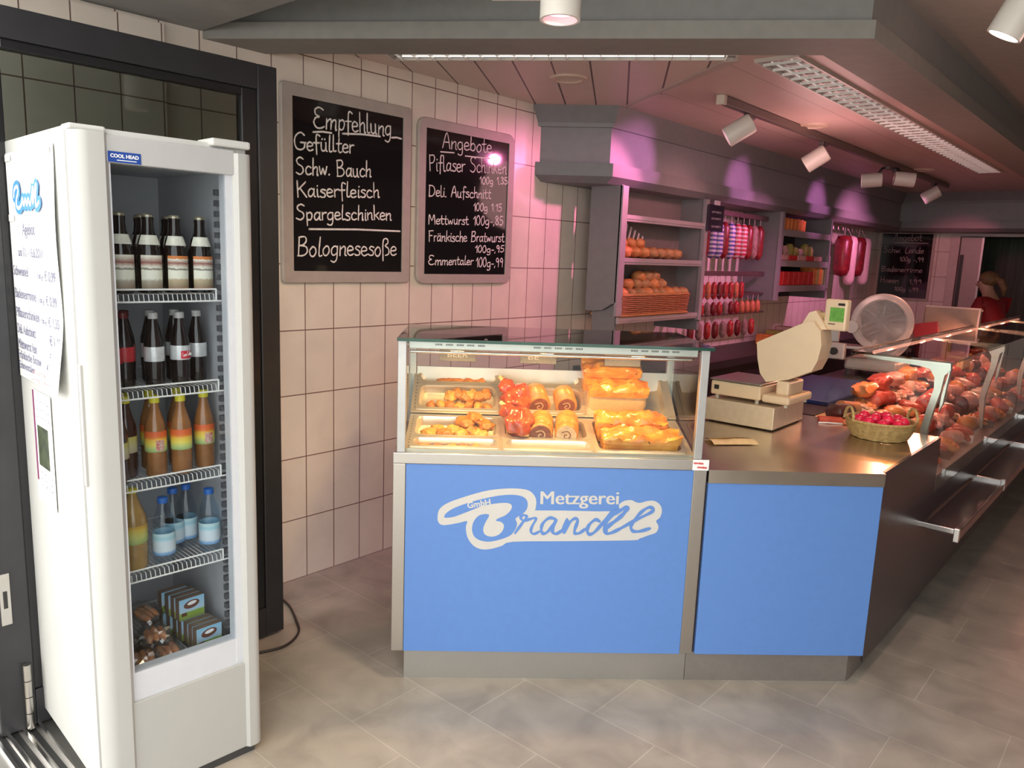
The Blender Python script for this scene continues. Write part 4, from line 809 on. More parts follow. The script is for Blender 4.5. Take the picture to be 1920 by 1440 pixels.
def roulade(label, M, r, L, mt, mface, slices):
    t = thing('roast_roll', label, 'roast meat', M, 'rolled roasts')
    mb = MB(); n = 44; prof = [(.001, 0), (r * .9, 0)] + [(r * (1 + (.10 * sin(i * slices * 2 * pi / n) if slices else .10 * NZ.noise(V((i * .35, r * 90, 0))))), L * (i + .5) / n) for i in range(n)] + [(r * .85, L), (.001, L)]
    mb.lathe(prof, 24, MX.Rotation(-pi / 2, 4, 'X')); mb.build('browned_roll', mt, t, smooth=60)
    mb = MB(); mb.lathe([(.001, -.0015), (r * .86, -.0015), (r * .88, .001)], 22, MX.Rotation(-pi / 2, 4, 'X')); f = mb.build('cut_face', mface, t)
    mb = MB(); mb.ribbon(smooth_pts([(r * .1 * k * cos(k * 1.1) * .6, r * .1 * k * sin(k * 1.1) * .6) for k in range(1, 9)]), r * .09, MX(((1, 0, 0, 0), (0, 0, -1, -.003), (0, 1, 0, 0), (0, 0, 0, 1)))); mb.build('filling_swirl', CUTD if mface is CUTM else CUTM, f)
roulade('sliced rolled roast in the upper middle pan, left one beside the dark knuckle', TU @ T((.528, .035, .004)) @ RX(-.25) @ RZ(.12), .046, .12, ROASTM, CUTD, 9)
roulade('sliced rolled roast at the right end of the upper middle pan', TU @ T((.645, .04, .004)) @ RX(-.25) @ RZ(.05), .042, .11, ROASTM, CUTD, 9)
roulade('rolled roast with a dark cut face in the lower middle pan', TL @ T((.520, .110, .010)) @ RZ(-.1), .048, .14, ROASTM, CUTD, 0)
roulade('rolled roast with a pale cut face at the right of the lower middle pan', TL @ T((.622, .106, .012)) @ RZ(-.12), .047, .15, ROASTM, CUTM, 0)
def loaf(label, M, w, d, h, sd, cutf):
    t = thing('meat_loaf', label, 'meat loaf', M, 'baked meat loaves')
    def shell(mb, z0, z1, dome, g, amp):
        r = bmesh.ops.create_cube(mb.b, size=1.0); bmesh.ops.subdivide_edges(mb.b, edges=mb.b.edges[:], cuts=15, use_grid_fill=True)
        for v in mb.b.verts:
            p = v.co.copy(); ex = max(abs(p.x), abs(p.y)) * 2; k = NZ.noise(V((p.x * 5 + sd, p.y * 5, p.z * 3)))
            x = p.x * (w + g); y = p.y * (d + g); z = z0 + (p.z + .5) * (z1 - z0)
            if p.z > .3: z += dome * (1 - ex ** 3) + amp * k + amp * .9 * NZ.noise(V((p.x * 13 + sd, p.y * 9, sd * 2.0)))
            rn = min(1, (abs(p.x) * 2) ** 6 * (abs(p.y) * 2) ** 6) ; x *= 1 - .06 * rn; y *= 1 - .08 * rn
            v.co = V((x * (1 + .02 * k), y * (1 + .02 * k), z))
    mb = MB(); shell(mb, 0, h * .72, 0, 0, 0); mb.build('sides', LOAFS if cutf else LOAFT, t, smooth=50)
    mb = MB(); shell(mb, h * .68, h * .88, h * .14, .014, .020); mb.build('baked_crust', LOAFT, t, smooth=60)
loaf('meat loaf with browned crust, rear one in the upper right pan', TU @ T((.845, .185, -.03)) @ RX(-.25), .245, .11, .135, 1, False)
loaf('meat loaf cut open with a pale front face in the upper right pan', TU @ T((.862, .070, -.03)) @ RX(-.30), .245, .10, .120, 2, True)
loaf('glowing browned meat loaf, rear one in the lower right pan', TL @ T((.895, .205, -.034)), .28, .11, .098, 3, False)
loaf('reddish browned meat loaf at the very front of the lower right pan', TL @ T((.915, .092, -.034)) @ RX(.05), .30, .11, .080, 4, False)

# ================================================================== corner counter with worktop
wc = thing('corner_counter', 'blue-fronted corner counter with a steel worktop and dark right side', 'counter', T((0, 0, 0)))
def cfp(s, d): p = CF @ V((s, d, 0)); return (p.x, p.y)
XR = -.80; YE = 4.085
A_, B_ = cfp(1.166, 0), cfp(1.868, 0)
body = [cfp(1.166, .02), cfp(1.862, .02), (XR - .006, 3.19), (XR - .006, YE), (-1.55, YE), (-1.9, 3.45), cfp(1.166, BD - .02)]
mb = MB(); mb.prism(body, .133, .85); mb.build('carcass', DARK, wc)
mb = MB(); mb.prism([cfp(1.146, .035), cfp(1.826, .035), (-.845, 3.2), (-.845, YE), (-1.5, YE), (-1.8, 3.4), cfp(1.146, BD - .06)], 0, .133); mb.build('plinth', mat('plinth_steel_dim', (.36, .34, .32), .4, .8, .04, 30), wc)
mb = MB(); mb.box((1.170, 0, .133), (1.868, .02, .85), .001, CF); mb.build('front_panel', BLUE, wc)
mb = MB(); mb.prism([B_, (XR, B_[1] + .01), (XR, YE), (XR - .012, YE), (XR - .012, B_[1] + .03)], .10, .906); mb.build('side_panel', DARK, wc)
wt = [cfp(1.166, -.006), cfp(1.868, -.006), (XR - .013, 3.19), (XR - .013, YE + .01), (-1.55, YE + .01), (-1.92, 3.48), cfp(1.166, BD)]
mb = MB(); mb.prism(wt, .852, .905); mb.build('worktop', mat('worktop_steel', (.58, .52, .45), .26, 1.0, .08, 6, .03, 200), wc)

# steel box, scale, packet, basket
BM = T((-1.405, 3.53, .9055))
t = thing('steel_box', 'low brushed steel box standing on the worktop under the cream scale', 'box', BM)
mb = MB(); mb.box((-.36, 0, .006), (0, .40, .115), .004, RZ(.02)); mb.build('housing', mat('warm_steel', (.66, .58, .44), .42, .35, .05, 40), t)
mb = MB()
for x, y in ((-.33, .03), (-.03, .03), (-.33, .37), (-.03, .37)): mb.lathe([(.012, 0), (.012, .008)], 10, T((x, y, 0)))
mb.build('foot', BLACKP, t)
SMt = T((-1.405, 3.53, 1.0205))
sc_ = thing('shop_scale', 'cream shop scale with a tilted printer body and green display, on the steel box', 'scale', SMt)
mb = MB(); mb.box((-.345, .02, .02), (-.085, .33, .09), .008); mb.build('base', CREAM, sc_)
mb = MB(); mb.box((-.083, .03, .015), (.055, .33, .055), .012); mb.box((-.04, .09, .05), (.025, .28, .12), .01); mb.build('side_base', CREAM, sc_)
mb = MB(); mb.box((-.35, .015, .092), (-.082, .33, .102), .003); mb.build('weighing_plate', STEEL, sc_)
mb = MB(); mb.box((-.325, .0175, .048), (-.300, .0205, .07)); mb.build('socket', BLACKP, sc_)
mb = MB()
for x, y in ((-.32, .05), (-.11, .05), (-.32, .3), (.03, .3), (.03, .06)): mb.lathe([(.01, 0), (.01, .022)], 10, T((x, y, 0)))
mb.build('foot', mat('foot_pale', (.5, .47, .4), .4), sc_, smooth=50)
P0 = [(-1.565, 1.315), (-1.345, 1.430), (-1.300, 1.440), (-1.262, 1.395), (-1.252, 1.33), (-1.262, 1.26), (-1.285, 1.205), (-1.394, 1.150), (-1.500, 1.125), (-1.535, 1.165), (-1.555, 1.24)]
PP = MX(((1, 0, 0, 1.405), (0, 0, -1, .30), (0, 1, 0, -1.0205), (0, 0, 0, 1)))
mb = MB(); mb.prism(P0, .06, .20, PP); mb.build('printer_body', CREAM, sc_)
mb = MB(); mb.prism([(-1.375, 1.40), (-1.335, 1.478), (-1.305, 1.49), (-1.245, 1.405), (-1.30, 1.40)], .09, .17, PP); mb.build('display_neck', CREAM, sc_)
DM2 = SMt.inverted() @ T((-1.215, 3.69, 1.475)) @ RZ(R(-12))
mb = MB(); mb.box((-.055, -.02, -.072), (.055, .02, .072), .008, DM2); dh = mb.build('display_head', CREAM, sc_)
mb = MB(); mb.box((-.025, -.0215, -.03), (.045, -.0195, .035), 0, DM2); mb.build('green_screen', GREENLCD, dh)
mb = MB(); mb.box((.012, -.0212, .045), (.045, -.0196, .056), 0, DM2); mb.box((-.03, -.0212, -.044), (.005, -.0196, -.040), 0, DM2); mb.build('dark_mark', BLACKP, dh)
mb = MB(); mb.box((-.13, .0, -.052), (-.058, .02, .005), .006, DM2); mb.build('rear_display', CREAMD, sc_)
PK = MX.LocRotScale(V((-1.437, 3.176, .9055)), RZ(R(50)).to_quaternion(), None)
t = thing('bread_packet', 'flat yellow-topped packet lying on the steel worktop beside the hot counter', 'packet', PK)
mb = MB(); sheet(mb, -.11, .10, -.05, .055, 10, 6, lambda u, v: .004 + .012 * sin(pi * v) * (1 - .2 * sin(u * 7))); mb.build('wrapper', mat('wrapper_cream', (.74, .60, .34), .3, 0, .1, 30), t, smooth=70)
mb = MB(); sheet(mb, -.11, .095, .012, .056, 10, 4, lambda u, v: .0062 + .012 * sin(pi * (.6 + .4 * v)) * (1 - .2 * sin(u * 7))); mb.build('yellow_band', mat('wrapper_yellow', (.78, .50, .03), .35, 0, .05), t, smooth=70)
mb = MB(); handwrite(mb, 'Vitos Brot', -.05, .0, .06, .004, .02, .0028, T((0, 0, .0205))); mb.build('packet_lettering', mat('brown_print', (.25, .10, .03), .6), t)
bk = thing('wicker_basket', 'round wicker basket with arched handles full of red eggs on the worktop', 'basket', T((-1.015, 3.845, .9055)))
mb = MB(); rows = 22; rng = []
for k in range(rows):
    u = k / (rows - 1); r = .118 + .03 * u + .006 * sin(pi * u); rng.append([(cos(2 * pi * i / 48) * (r + .0035 * (-1) ** (i // 2 + k)), sin(2 * pi * i / 48) * (r + .0035 * (-1) ** (i // 2 + k)), .004 + .078 * u) for i in range(48)])
for ring in rng: mb.tube(ring, .0027, 5, closed=True)
mb.lathe([(.001, .002), (.118, .003)], 32, cap=False)
mb.build('woven_wall', mat('wicker', (.40, .27, .10), .6, 0, .35, 60, c2=(.55, .40, .17)), bk, smooth=60)
mb = MB(); mb.tube([(cos(2 * pi * i / 32) * .15, sin(2 * pi * i / 32) * .15, .084) for i in range(32)], .0065, 8, closed=True); mb.build('rim', mat('wicker_rim', (.45, .31, .12), .6, 0, .3, 80), bk, smooth=60)
for sgn in (-1, 1):
    mb = MB(); d = V((cos(R(41)), sin(R(41)), 0)) * sgn; sd_ = V((-d.y, d.x, 0))
    for q in range(3):
        mb.tube([d * (.150 + .004 * sin(a * 1.7 + q * 2.1)) + sd_ * (.048 * cos(pi * a / 16) + .004 * cos(a * 1.7 + q * 2.1)) + V((0, 0, .08 + .062 * sin(pi * a / 16))) for a in range(17)], .0045, 6)
    mb.build('handle', mat('wicker_rim', (.45, .31, .12)), bk, smooth=60)
EGG = mat('red_egg_shell', (.80, .02, .08), .22, 0, .1, 10, coat=.4)
for i, (x, y, z) in enumerate(((-.085, -.045, .075), (-.03, -.085, .076), (.035, -.09, .075), (.09, -.045, .076), (-.02, -.02, .088), (.04, -.025, .092), (-.08, .03, .085), (.095, .025, .078), (.01, .05, .09), (-.04, .085, .078), (.05, .085, .08))):
    mb = MB(); mb.lathe([(.001, -.030)] + [(.027 * sin(pi * k / 12) * (1 - .07 * cos(pi * k / 12)), -.031 * cos(pi * k / 12)) for k in range(1, 12)] + [(.001, .031)], 18, RY(.5 + .4 * i) @ RX(.3 * i))
    tag(mb.build('red_egg', EGG, None, T((-1.015 + x, 3.845 + y, .9055 + z)), smooth=80), ['shiny red egg at the left front of the basket', 'shiny red egg in the front row, second from the left', 'shiny red egg in the front row, second from the right', 'shiny red egg at the right front of the basket', 'shiny red egg on top, left of the middle', 'shiny red egg lying highest in the middle of the basket', 'shiny red egg at the left behind the handle', 'shiny red egg at the far right of the basket', 'shiny red egg behind the highest one', 'shiny red egg at the rear left of the basket', 'shiny red egg at the rear right of the basket'][i], 'egg', 'red eggs in the basket')
for i, (x, y, rz, c, nm) in enumerate(((-1.30, 4.02, .5, (.62, .10, .05), 'flat red packet lying beside the steel box on the worktop'), (-1.18, 4.04, .2, (.70, .20, .08), 'small orange packet between the steel box and the basket'))):
    mb = MB(); mb.box((-.06, -.035, 0), (.06, .035, .022), .005); tag(mb.build('flat_packet', mat(f'packet_print_{"red" if i == 0 else "orange"}', c, .35, 0, .2, 30), None, T((x, y, .9055)) @ RZ(rz)), nm, 'packet')
mb = MB(); mb.tube([(-1.33, 3.93, .909), (-1.29, 3.95, .912), (-1.25, 3.99, .909), (-1.21, 4.02, .909)], .004, 6); tag(mb.build('white_cord', PAPER, smooth=60), 'short white cord lying on the worktop beside the steel box', 'cord')
# ================================================================== long glass service counter
Y0, Y1 = 4.105, 9.25
dc = thing('service_counter', 'long dark glass service counter full of meat, running into the shop on the right', 'display counter', T((0, 0, 0)))
mb = MB(); mb.box((-1.55, Y0, .10), (XR - .004, Y1, .62)); mb.build('body', DARK, dc)
mb = MB(); mb.box((-1.5, Y0, 0), (-.86, Y1, .10)); mb.build('plinth', PLINTHD, dc)
mb = MB(); mb.prism([(-1.42, .62), (-.812, .62), (-.812, .70), (-1.42, .90)], -Y1, -Y0, MX(((1, 0, 0, 0), (0, 0, -1, 0), (0, 1, 0, 0), (0, 0, 0, 1)))); mb.build('display_deck', mat('deck_steel', (.45, .40, .38), .3, .9, .08, 8), dc)
mb = MB(); mb.box((-1.95, Y0 + .02, .10), (-1.42, Y1, .905)); mb.build('rear_worktop', mat('rear_worktop_dark', (.05, .042, .045), .4, .2, .1), dc)
mb = MB(); mb.box((XR - .008, Y0, .63), (XR, Y1, 1.262)); mb.build('front_pane', GLX, dc)
mb = MB(); mb.prism([(-1.42, .90), (-.81, .70), (XR - .012, .72), (XR - .012, 1.255), (-1.25, 1.255), (-1.40, .96)], -Y0 - .012, -Y0 - .004, MX(((1, 0, 0, 0), (0, 0, -1, 0), (0, 1, 0, 0), (0, 0, 0, 1)))); mb.build('end_pane', GLX, dc)
mb = MB(); mb.box((-1.26, Y0, 1.262), (XR + .01, Y1, 1.274)); mb.build('top_pane', GLT, dc)
mb = MB(); mb.box((-1.262, Y0 + .0, 1.252), (-1.245, Y1, 1.2745)); mb.build('rear_rail', mat('rail_dark', (.05, .04, .04), .35, .4), dc)
mb = MB(); mb.tube([(-1.235, Y0 + .3, 1.248), (-1.235, Y1 - .2, 1.248)], .010, 8); mb.build('added_fill_tube', mat('added_fill_tube_glow', (.9, .5, .4), .3, emit=(1, .42, .30), es=6), dc)  # added glowing tube, put in to brighten the meat
for y in (4.7, 5.4, 6.1, 6.8, 7.5, 8.2):
    lamp('added_meat_fill', 'POINT', (-1.215, y, 1.235), 5, (1, .42, .28), None, .012)  # added point lights along that tube, extra light on the meat
BRK = mat('bracket_metal', (.62, .62, .56), .28, .75, .03)
for k in range(4):
    y = 4.15 + 1.42 * k
    mb = MB(); w0, w1 = -y - .02, -y + .02
    mb.prism([(-1.21, 1.262), (-.81, 1.262), (-.806, 1.225), (-.83, 1.20), (-.838, 1.12), (-.858, 1.02), (-.874, .92), (-.868, .72), (-.888, .74), (-.905, .92), (-.888, 1.03), (-.868, 1.13), (-.872, 1.185), (-.895, 1.222), (-.94, 1.233), (-1.12, 1.243), (-1.21, 1.252)], w0, w1, MX(((1, 0, 0, 0), (0, 0, -1, 0), (0, 1, 0, 0), (0, 0, 0, 1)))); mb.build('glass_bracket', BRK, dc)
    mb = MB(); mb.prism([(-.812, 1.225), (-.808, 1.225), (-.822, 1.06), (-.835, 1.02), (-.832, 1.10)], w0, w1, MX(((1, 0, 0, 0), (0, 0, -1, 0), (0, 1, 0, 0), (0, 0, 0, 1)))); mb.build('clamp_strip', BRK, dc)
mb = MB(); mb.box((-.79, 3.9, .50), (-.645, Y1, .512)); mb.box((-.655, 3.9, .47), (-.640, Y1, .515), .003); mb.build('bag_shelf', mat('bag_shelf_dark', (.07, .05, .055), .2, .3, .1), dc)
for y in (3.9, 5.06, 6.3, 7.6):
    mb = MB(); mb.box((XR - .01, y - .008, .505), (-.645, y + .008, .53), .003); mb.box((-.66, y - .012, .47), (-.636, y + .012, .535), .003); mb.build('shelf_bracket', CHROME, dc)
# meat laid out on the deck
rm = random.Random(11)
MEAT = [mat('raw_red_meat', (.42, .04, .03), .35, 0, .35, 25, .3, 60, c2=(.58, .13, .08), coat=.3), mat('orange_cold_cut', (.66, .20, .04), .4, 0, .25, 20, c2=(.68, .32, .13), coat=.2), mat('pink_cold_cut', (.62, .25, .20), .35, 0, .2, 30, c2=(.70, .38, .30), coat=.2), mat('dark_cured_meat', (.11, .025, .025), .3, 0, .3, 30, coat=.3), mat('pale_sausage', (.60, .40, .28), .35, 0, .2, 20, coat=.2)]
def zdeck(x): return .90 + (x + 1.42) / (.608) * (-.20)
WHT = mat('tray_white', (.62, .56, .54), .4, 0, .03)
pk = ['sausage_coil', 'meat_slab', 'meat_cut', 'sausage_log', 'ham_piece']
def meat_proto(kind, mi):
    mb = MB(); m = MEAT[mi]
    if kind == 'sausage_coil':
        mb.tube([((.02 + .0028 * a) * cos(a * .55), (.025 + .0034 * a) * sin(a * .55), .022 + .02 * (1 - a / 26) + .004 * sin(a * 2.3)) for a in range(27)], [.008] + [.017 + .004 * sin(a * 1.4) for a in range(25)] + [.008], 8)
    elif kind == 'meat_slab': mb.blob((0, 0, .03), (.10, .075, .034), .18, 2, mi, None, 3, .55)
    elif kind == 'meat_cut':
        mb.blob((0, 0, .035), (.075, .085, .042), .4, 1.7, mi + 2, None, 3); mb.blob((.05, .04, .03), (.045, .05, .03), .4, 1.7, mi + 5, None, 3)
    elif kind == 'sausage_log':
        mb.lathe([(.001, -.10), (.045, -.10)] + [(.052 + .006 * (k % 2), -.09 + .0095 * k) for k in range(20)] + [(.04, .10), (.001, .10)], 16, T((0, 0, .048)) @ RX(R(90)) @ RZ(.3))
    else: mb.lathe([(.001, -.10), (.04, -.095), (.062, -.06), (.068, 0), (.06, .06), (.035, .095), (.001, .10)], 18, T((0, 0, .05)) @ RX(R(90)) @ RZ(.4))
    o = mb.build(pk[pk.index(kind)], m, None, None, smooth=60); COL.objects.unlink(o); return o
MP = {}
rows = [(-1.33, 'rear'), (-1.19, 'third'), (-1.05, 'second'), (-.91, 'front')]
cn = 0
for ri, (x, rn) in enumerate(rows):
    y = Y0 + .14; i = 0
    while y < 8.0 and i < 25:
        kind = rm.choice(pk); mi = rm.choice([0, 1, 1, 2, 2, 0, 4, 3] if ri < 3 else [0, 3, 1, 1, 0, 2]); key = (kind, mi)
        if key not in MP: MP[key] = meat_proto(kind, mi)
        o = MP[key].copy(); COL.objects.link(o); xx = x + rm.uniform(-.02, .02); s = rm.uniform(.66, .84)
        o.matrix_world = T((xx, y, zdeck(xx) + .012)) @ RY(R(18)) @ RZ(rm.uniform(-.5, .5)) @ SCL(s, s, s)
        cw = ['red', 'orange', 'pink', 'dark', 'pale'][mi]; kw = {'sausage_coil': 'coil of sausage', 'meat_slab': 'flat slab of meat', 'meat_cut': 'chunky cut of meat', 'sausage_log': 'ridged sausage log', 'ham_piece': 'rounded ham piece'}[kind]
        tag(o, f'{cw} {kw}, {ORD[i]} from the near end, {rn} row of service counter', 'meat', f'meats in the {rn} row of the service counter')
        y += .142 + (.03 if y > 6 else 0) + rm.uniform(0, .02); i += 1
# a raised row of packed goods at the back of the display
for i in range(12):
    y = 4.75 + .3 * i; h = rm.uniform(.06, .11); M = T((-1.36, y, .945))
    mb = MB(); mb.blob((0, 0, h / 2), (.06, .10, h / 2), .3, 2, i, None, 3, .5)
    tag(mb.build('meat_packet', MEAT[(i * 2 + 1) % 3], None, M, smooth=60), f'reddish packed meat on the rear ledge of the service counter, {ORD[i]} from the near end', 'meat', 'packed meats on the rear ledge')
for i, y in enumerate((4.45, 5.0, 5.6, 6.3)):
    mb = MB(); mb.box((-.03, -.004, 0), (.03, .004, .045), .002, RX(-.2)); tag(mb.build('price_card', [BLACKP, WHT][i % 2], None, T((-.845, y, zdeck(-.845) + .012))), f'small {"dark" if i % 2 == 0 else "pale"} price card at the front of the service counter, {ORD[i]} from the near end', 'price card', 'price cards in the service counter')

# on the rear worktop: blue board, slicer, second scale, red folder
mb = MB(); mb.box((-1.94, 4.45, .906), (-1.46, 5.5, .93), .004); tag(mb.build('cutting_board', mat('blue_board', (.012, .03, .14), .3, 0, .1)), 'dark blue cutting board on the worktop behind the cream scale', 'cutting board')
SL = T((-1.66, 5.95, .907))
t = thing('meat_slicer', 'large grey meat slicer with a round blade guard on the rear worktop', 'slicer', SL)
DISC = RZ(R(15)) @ RX(R(84))
sp_ = mat('slicer_paint', (.52, .50, .47), .35, .3, .03)
mb = MB(); mb.box((-.20, -.05, .04), (.17, .30, .13), .02); mb.build('body', sp_, t)
mb = MB(); mb.lathe([(.001, -.02), (.20, -.02), (.208, -.01), (.208, .03), (.19, .045), (.001, .045)], 40, T((.02, .0, .40)) @ DISC); mb.box((-.06, .0, .1), (.14, .06, .28), .01); mb.build('blade_guard', sp_, t, smooth=40)
mb = MB(); mb.lathe([(.001, .046), (.158, .046), (.165, .050), (.168, .046)], 40, T((.02, .0, .40)) @ DISC); mb.build('blade_cover', mat('blade_plate', (.40, .38, .36), .5, .15, .05), t, smooth=30)
mb = MB(); mb.lathe([(.001, .05), (.012, .06), (.012, .05)], 12, T((-.10, 0, .42)) @ DISC); mb.build('centre_knob', BLACKP, t)
mb = MB(); mb.box((-.42, -.16, .20), (.10, .02, .225), .006); mb.box((-.42, -.10, .24), (-.24, -.08, .42)); mb.build('carriage', STEELD, t)
mb = MB(); mb.box((-.30, -.19, .12), (-.16, -.14, .24), .01); mb.build('thickness_housing', sp_, t)
mb = MB(); mb.tube([(-.23, -.19, .18), (-.23, -.215, .18)], .028, 12); mb.build('dial', BLACKP, t, smooth=40)
mb = MB(); mb.tube([(-.15, -.09, .36), (-.15, -.12, .36)], .045, 16); mb.tube([(-.34, -.09, .40), (-.12, -.09, .38)], .008, 8); mb.build('handle', sp_, t, smooth=40)
mb = MB()
for x, y in ((-.17, -.02), (.14, -.02), (-.17, .27), (.14, .27)): mb.lathe([(.02, 0), (.02, .042)], 10, T((x, y, 0)))
mb.build('foot', BLACKP, t)
mb = MB(); mb.box((-.09, -.015, 0), (.09, .015, .36), .004, RY(-.2)); tag(mb.build('red_folder', mat('folder_red', (.26, .02, .03), .4, 0, .1), None, T((-1.47, 6.75, .93))), 'dark red folder standing tilted beside the slicer', 'folder')
t = thing('shop_scale', 'brownish second scale with a pale-edged display on top of the service counter', 'scale', T((-1.42, 7.0, .907)))
mb = MB(); mb.box((-.16, -.14, .02), (.16, .14, .12), .01); mb.lathe([(.02, 0), (.02, .022)], 10, T((-.1, -.1, 0))); mb.lathe([(.02, 0), (.02, .022)], 10, T((.1, .1, 0))); mb.build('base', CREAMD, t)
mb = MB(); mb.box((-.03, -.02, .12), (.03, .02, .30)); mb.build('post', CREAMD, t)
mb = MB(); mb.box((-.20, -.05, .28), (.20, .05, .50), .012, T((0, 0, 0)) @ RX(-.15)); h = mb.build('display_head', mat('scale_brown', (.30, .21, .15), .4, 0, .05), t)
mb = MB(); mb.box((-.195, -.052, .488), (.205, .045, .503), .004, RX(-.15)); mb.box((.19, -.055, .30), (.205, -.045, .49), .002, RX(-.15)); mb.build('pale_edge', mat('pale_edge', (.62, .48, .44), .4), h)

# ================================================================== shelving along the left wall
XS = -2.875
sh = thing('wall_shelving', 'grey built-in bread shelving with an end panel, under the cornice', 'shelf unit', T((0, 0, 0)))
PNL = MX(((1, 0, 0, 0), (0, 0, -1, 0), (0, 1, 0, 0), (0, 0, 0, 1)))
mb = MB(); mb.prism([(WX + .14, 2.17), (XS, 2.17), (XS, 1.40), (XS - .03, 1.39), (-2.98, 1.345), (-3.06, 1.335), (WX + .14, 1.335)], -4.375, -4.335, PNL); mb.build('end_panel', mat('end_panel_grey', (.21, .205, .21), .5, 0, .04), sh)
mb = MB(); mb.box((WX + .17, 4.378, .9), (-2.90, 4.40, 1.42)); mb.build('lower_panel', mat('end_panel_grey', (.21, .205, .21)), sh)
mb = MB(); mb.box((XS - .01, 4.335, 1.31), (XS + .012, 4.40, 2.165)); mb.build('front_post', mat('post_lilac_grey', (.36, .33, .36), .35, .3, .03), sh)
mb = MB(); mb.box((WX, 5.50, 1.16), (XS, 5.54, 2.17)); mb.build('partition', CORND, sh)
mb = MB(); mb.box((XS - .02, 5.495, 1.24), (XS + .01, 5.545, 2.165)); mb.build('front_post', mat('post_lilac_grey', (.36, .33, .36)), sh)
mb = MB(); mb.box((WX + .16, 4.40, 1.3), (WX + .175, 5.5, 2.17)); mb.build('back_panel', mat('shelf_back', (.16, .145, .14), .5, 0, .05), sh)
SHM = mat('shelf_edge_metal', (.44, .40, .43), .35, .4, .04)
for z in (1.985, 1.70, 1.30):
    mb = MB(); mb.box((WX + .175, 4.40, z - .02), (XS - .02, 5.5, z - .002)); mb.box((XS - .02, 4.38, z - .045), (XS, 5.5, z), .003); mb.box((XS - .004, 4.38, z - .028), (XS + .006, 5.5, z - .018)); mb.build('shelf', SHM, sh)
sh2 = thing('wall_shelving', 'grey shelf bay with red and orange goods further along the wall', 'shelf unit', T((0, 0, 0)))
for y in (6.98, 8.26):
    mb = MB(); mb.box((WX, y, 1.36), (XS, y + .04, 2.17)); mb.build('side_panel', CORND, sh2)
    mb = MB(); mb.box((XS - .02, y - .005, 1.36 if y < 8 else 1.46), (XS + .01, y + .045, 2.165 if y < 8 else 1.80)); mb.build('front_post', mat('post_lilac_grey', (.36, .33, .36)), sh2)
mb = MB(); mb.box((WX, 7.02, 1.36), (WX + .015, 8.26, 2.17)); mb.build('back_panel', mat('shelf_back_dark', (.03, .028, .03), .5, 0, .1), sh2)
for z in (2.015, 1.735, 1.50):
    mb = MB(); mb.box((WX + .015, 7.02, z - .02), (XS - .02, 8.26, z - .002)); mb.box((XS - .02, 7.02, z - .06), (XS, 8.26, z), .003); mb.build('shelf', SHM, sh2)
mb = MB(); mb.box((WX, 4.42, .86), (-2.72, 10.9, .92)); mb.box((WX, 4.45, 0), (-2.76, 10.9, .86)); tag(mb.build('back_counter', mat('back_counter_dark', (.03, .022, .024), .4, 0, .1)), 'dark low counter along the wall under the hanging sausages', 'counter')
# bread
BRD = [mat('bread_orange', (.52, .16, .04), .55, 0, .3, 20, .3, 60, c2=(.62, .28, .10)), mat('bread_brown', (.30, .13, .05), .6, 0, .3, 20, .3, 60, c2=(.46, .25, .11))]
rr_ = random.Random(2)
def roll(M, r, mi, label, group, sd):
    mb = MB(); mb.blob((0, 0, 0), r, .18, 1.8, sd, None, 3); tag(mb.build('bread_roll', BRD[mi], None, M, smooth=70), label, 'bread roll', group)
k = 0
for row, xx, zz, ys in (('front row', -2.97, .042, [4.44 + .115 * i for i in range(8)]), ('rear row', -3.08, .045, [4.47 + .12 * i for i in range(7)]), ('top layer', -3.02, .105, [4.56, 4.67, 4.79])):
    for i, y in enumerate(ys):
        roll(T((xx, y, 1.70 + zz)), (.055, .062, .04), 0 if y < 4.8 else 1, f'bread roll on the middle bread shelf, {ORD[i]} from the left in the {row}', 'bread rolls on the middle shelf', k); k += 1
wb = thing('bread_basket', 'wide reddish wicker tray basket heaped with bread rolls on the lowest shelf', 'basket', T((-2.99, 4.86, 1.301)))
mb = MB()
for j in range(11):
    z = .008 + j * .0135; P = []; w, l, q = .115 + .001 * j, .45 + .002 * j, 44
    for i in range(q):
        u = i / q * 4
        p = (-w + 2 * w * (u % 1), -l) if u < 1 else ((w, -l + 2 * l * (u - 1)) if u < 2 else ((w - 2 * w * (u - 2), l) if u < 3 else (-w, l - 2 * l * (u - 3))))
        P.append((p[0] + .004 * (-1) ** (i + j) * (1 if int(u) % 2 else 0), p[1] + .004 * (-1) ** (i + j) * (0 if int(u) % 2 else 1), z))
    mb.tube(P, .0062, 5, closed=True)
mb.build('woven_side', mat('wicker_red', (.36, .12, .06), .55, 0, .35, 60, c2=(.48, .20, .09)), wb, smooth=60)
mb = MB(); mb.box((-.117, -.455, 0), (.117, .455, .008)); mb.build('bottom', mat('wicker_red_base', (.2, .08, .04), .6), wb)
mb = MB()
for z in (.008, .15):
    mb.tube([(-.122, -.458, z), (.122, -.458, z), (.122, .458, z), (-.122, .458, z)], .009, 6, closed=True)
mb.build('rim', mat('wicker_orange_rim', (.50, .22, .08), .5, 0, .2, 80), wb)
k = 0
for row, xx, zz, ys in (('front row', -2.925, .155, [4.47 + .105 * i for i in range(9)]), ('rear row', -3.04, .16, [4.48 + .11 * i for i in range(8)]), ('second layer', -2.98, .215, [4.62 + .11 * i for i in range(5)]), ('top layer', -3.0, .27, [4.80, 4.91, 5.0])):
    for i, y in enumerate(ys):
        roll(T((xx, y, 1.301 + zz)) @ RZ(rr_.uniform(-1, 1)), (.052, .06, .042), 1 if i % 3 else 0, f'bread roll heaped in the reddish basket, {ORD[i]} from the left in the {row}', 'bread rolls in the reddish basket', 50 + k); k += 1
mb = MB()
for i in range(6): mb.box((0, i * .055, 0), (.005, i * .055 + .018, .10), 0, RX(-.35))
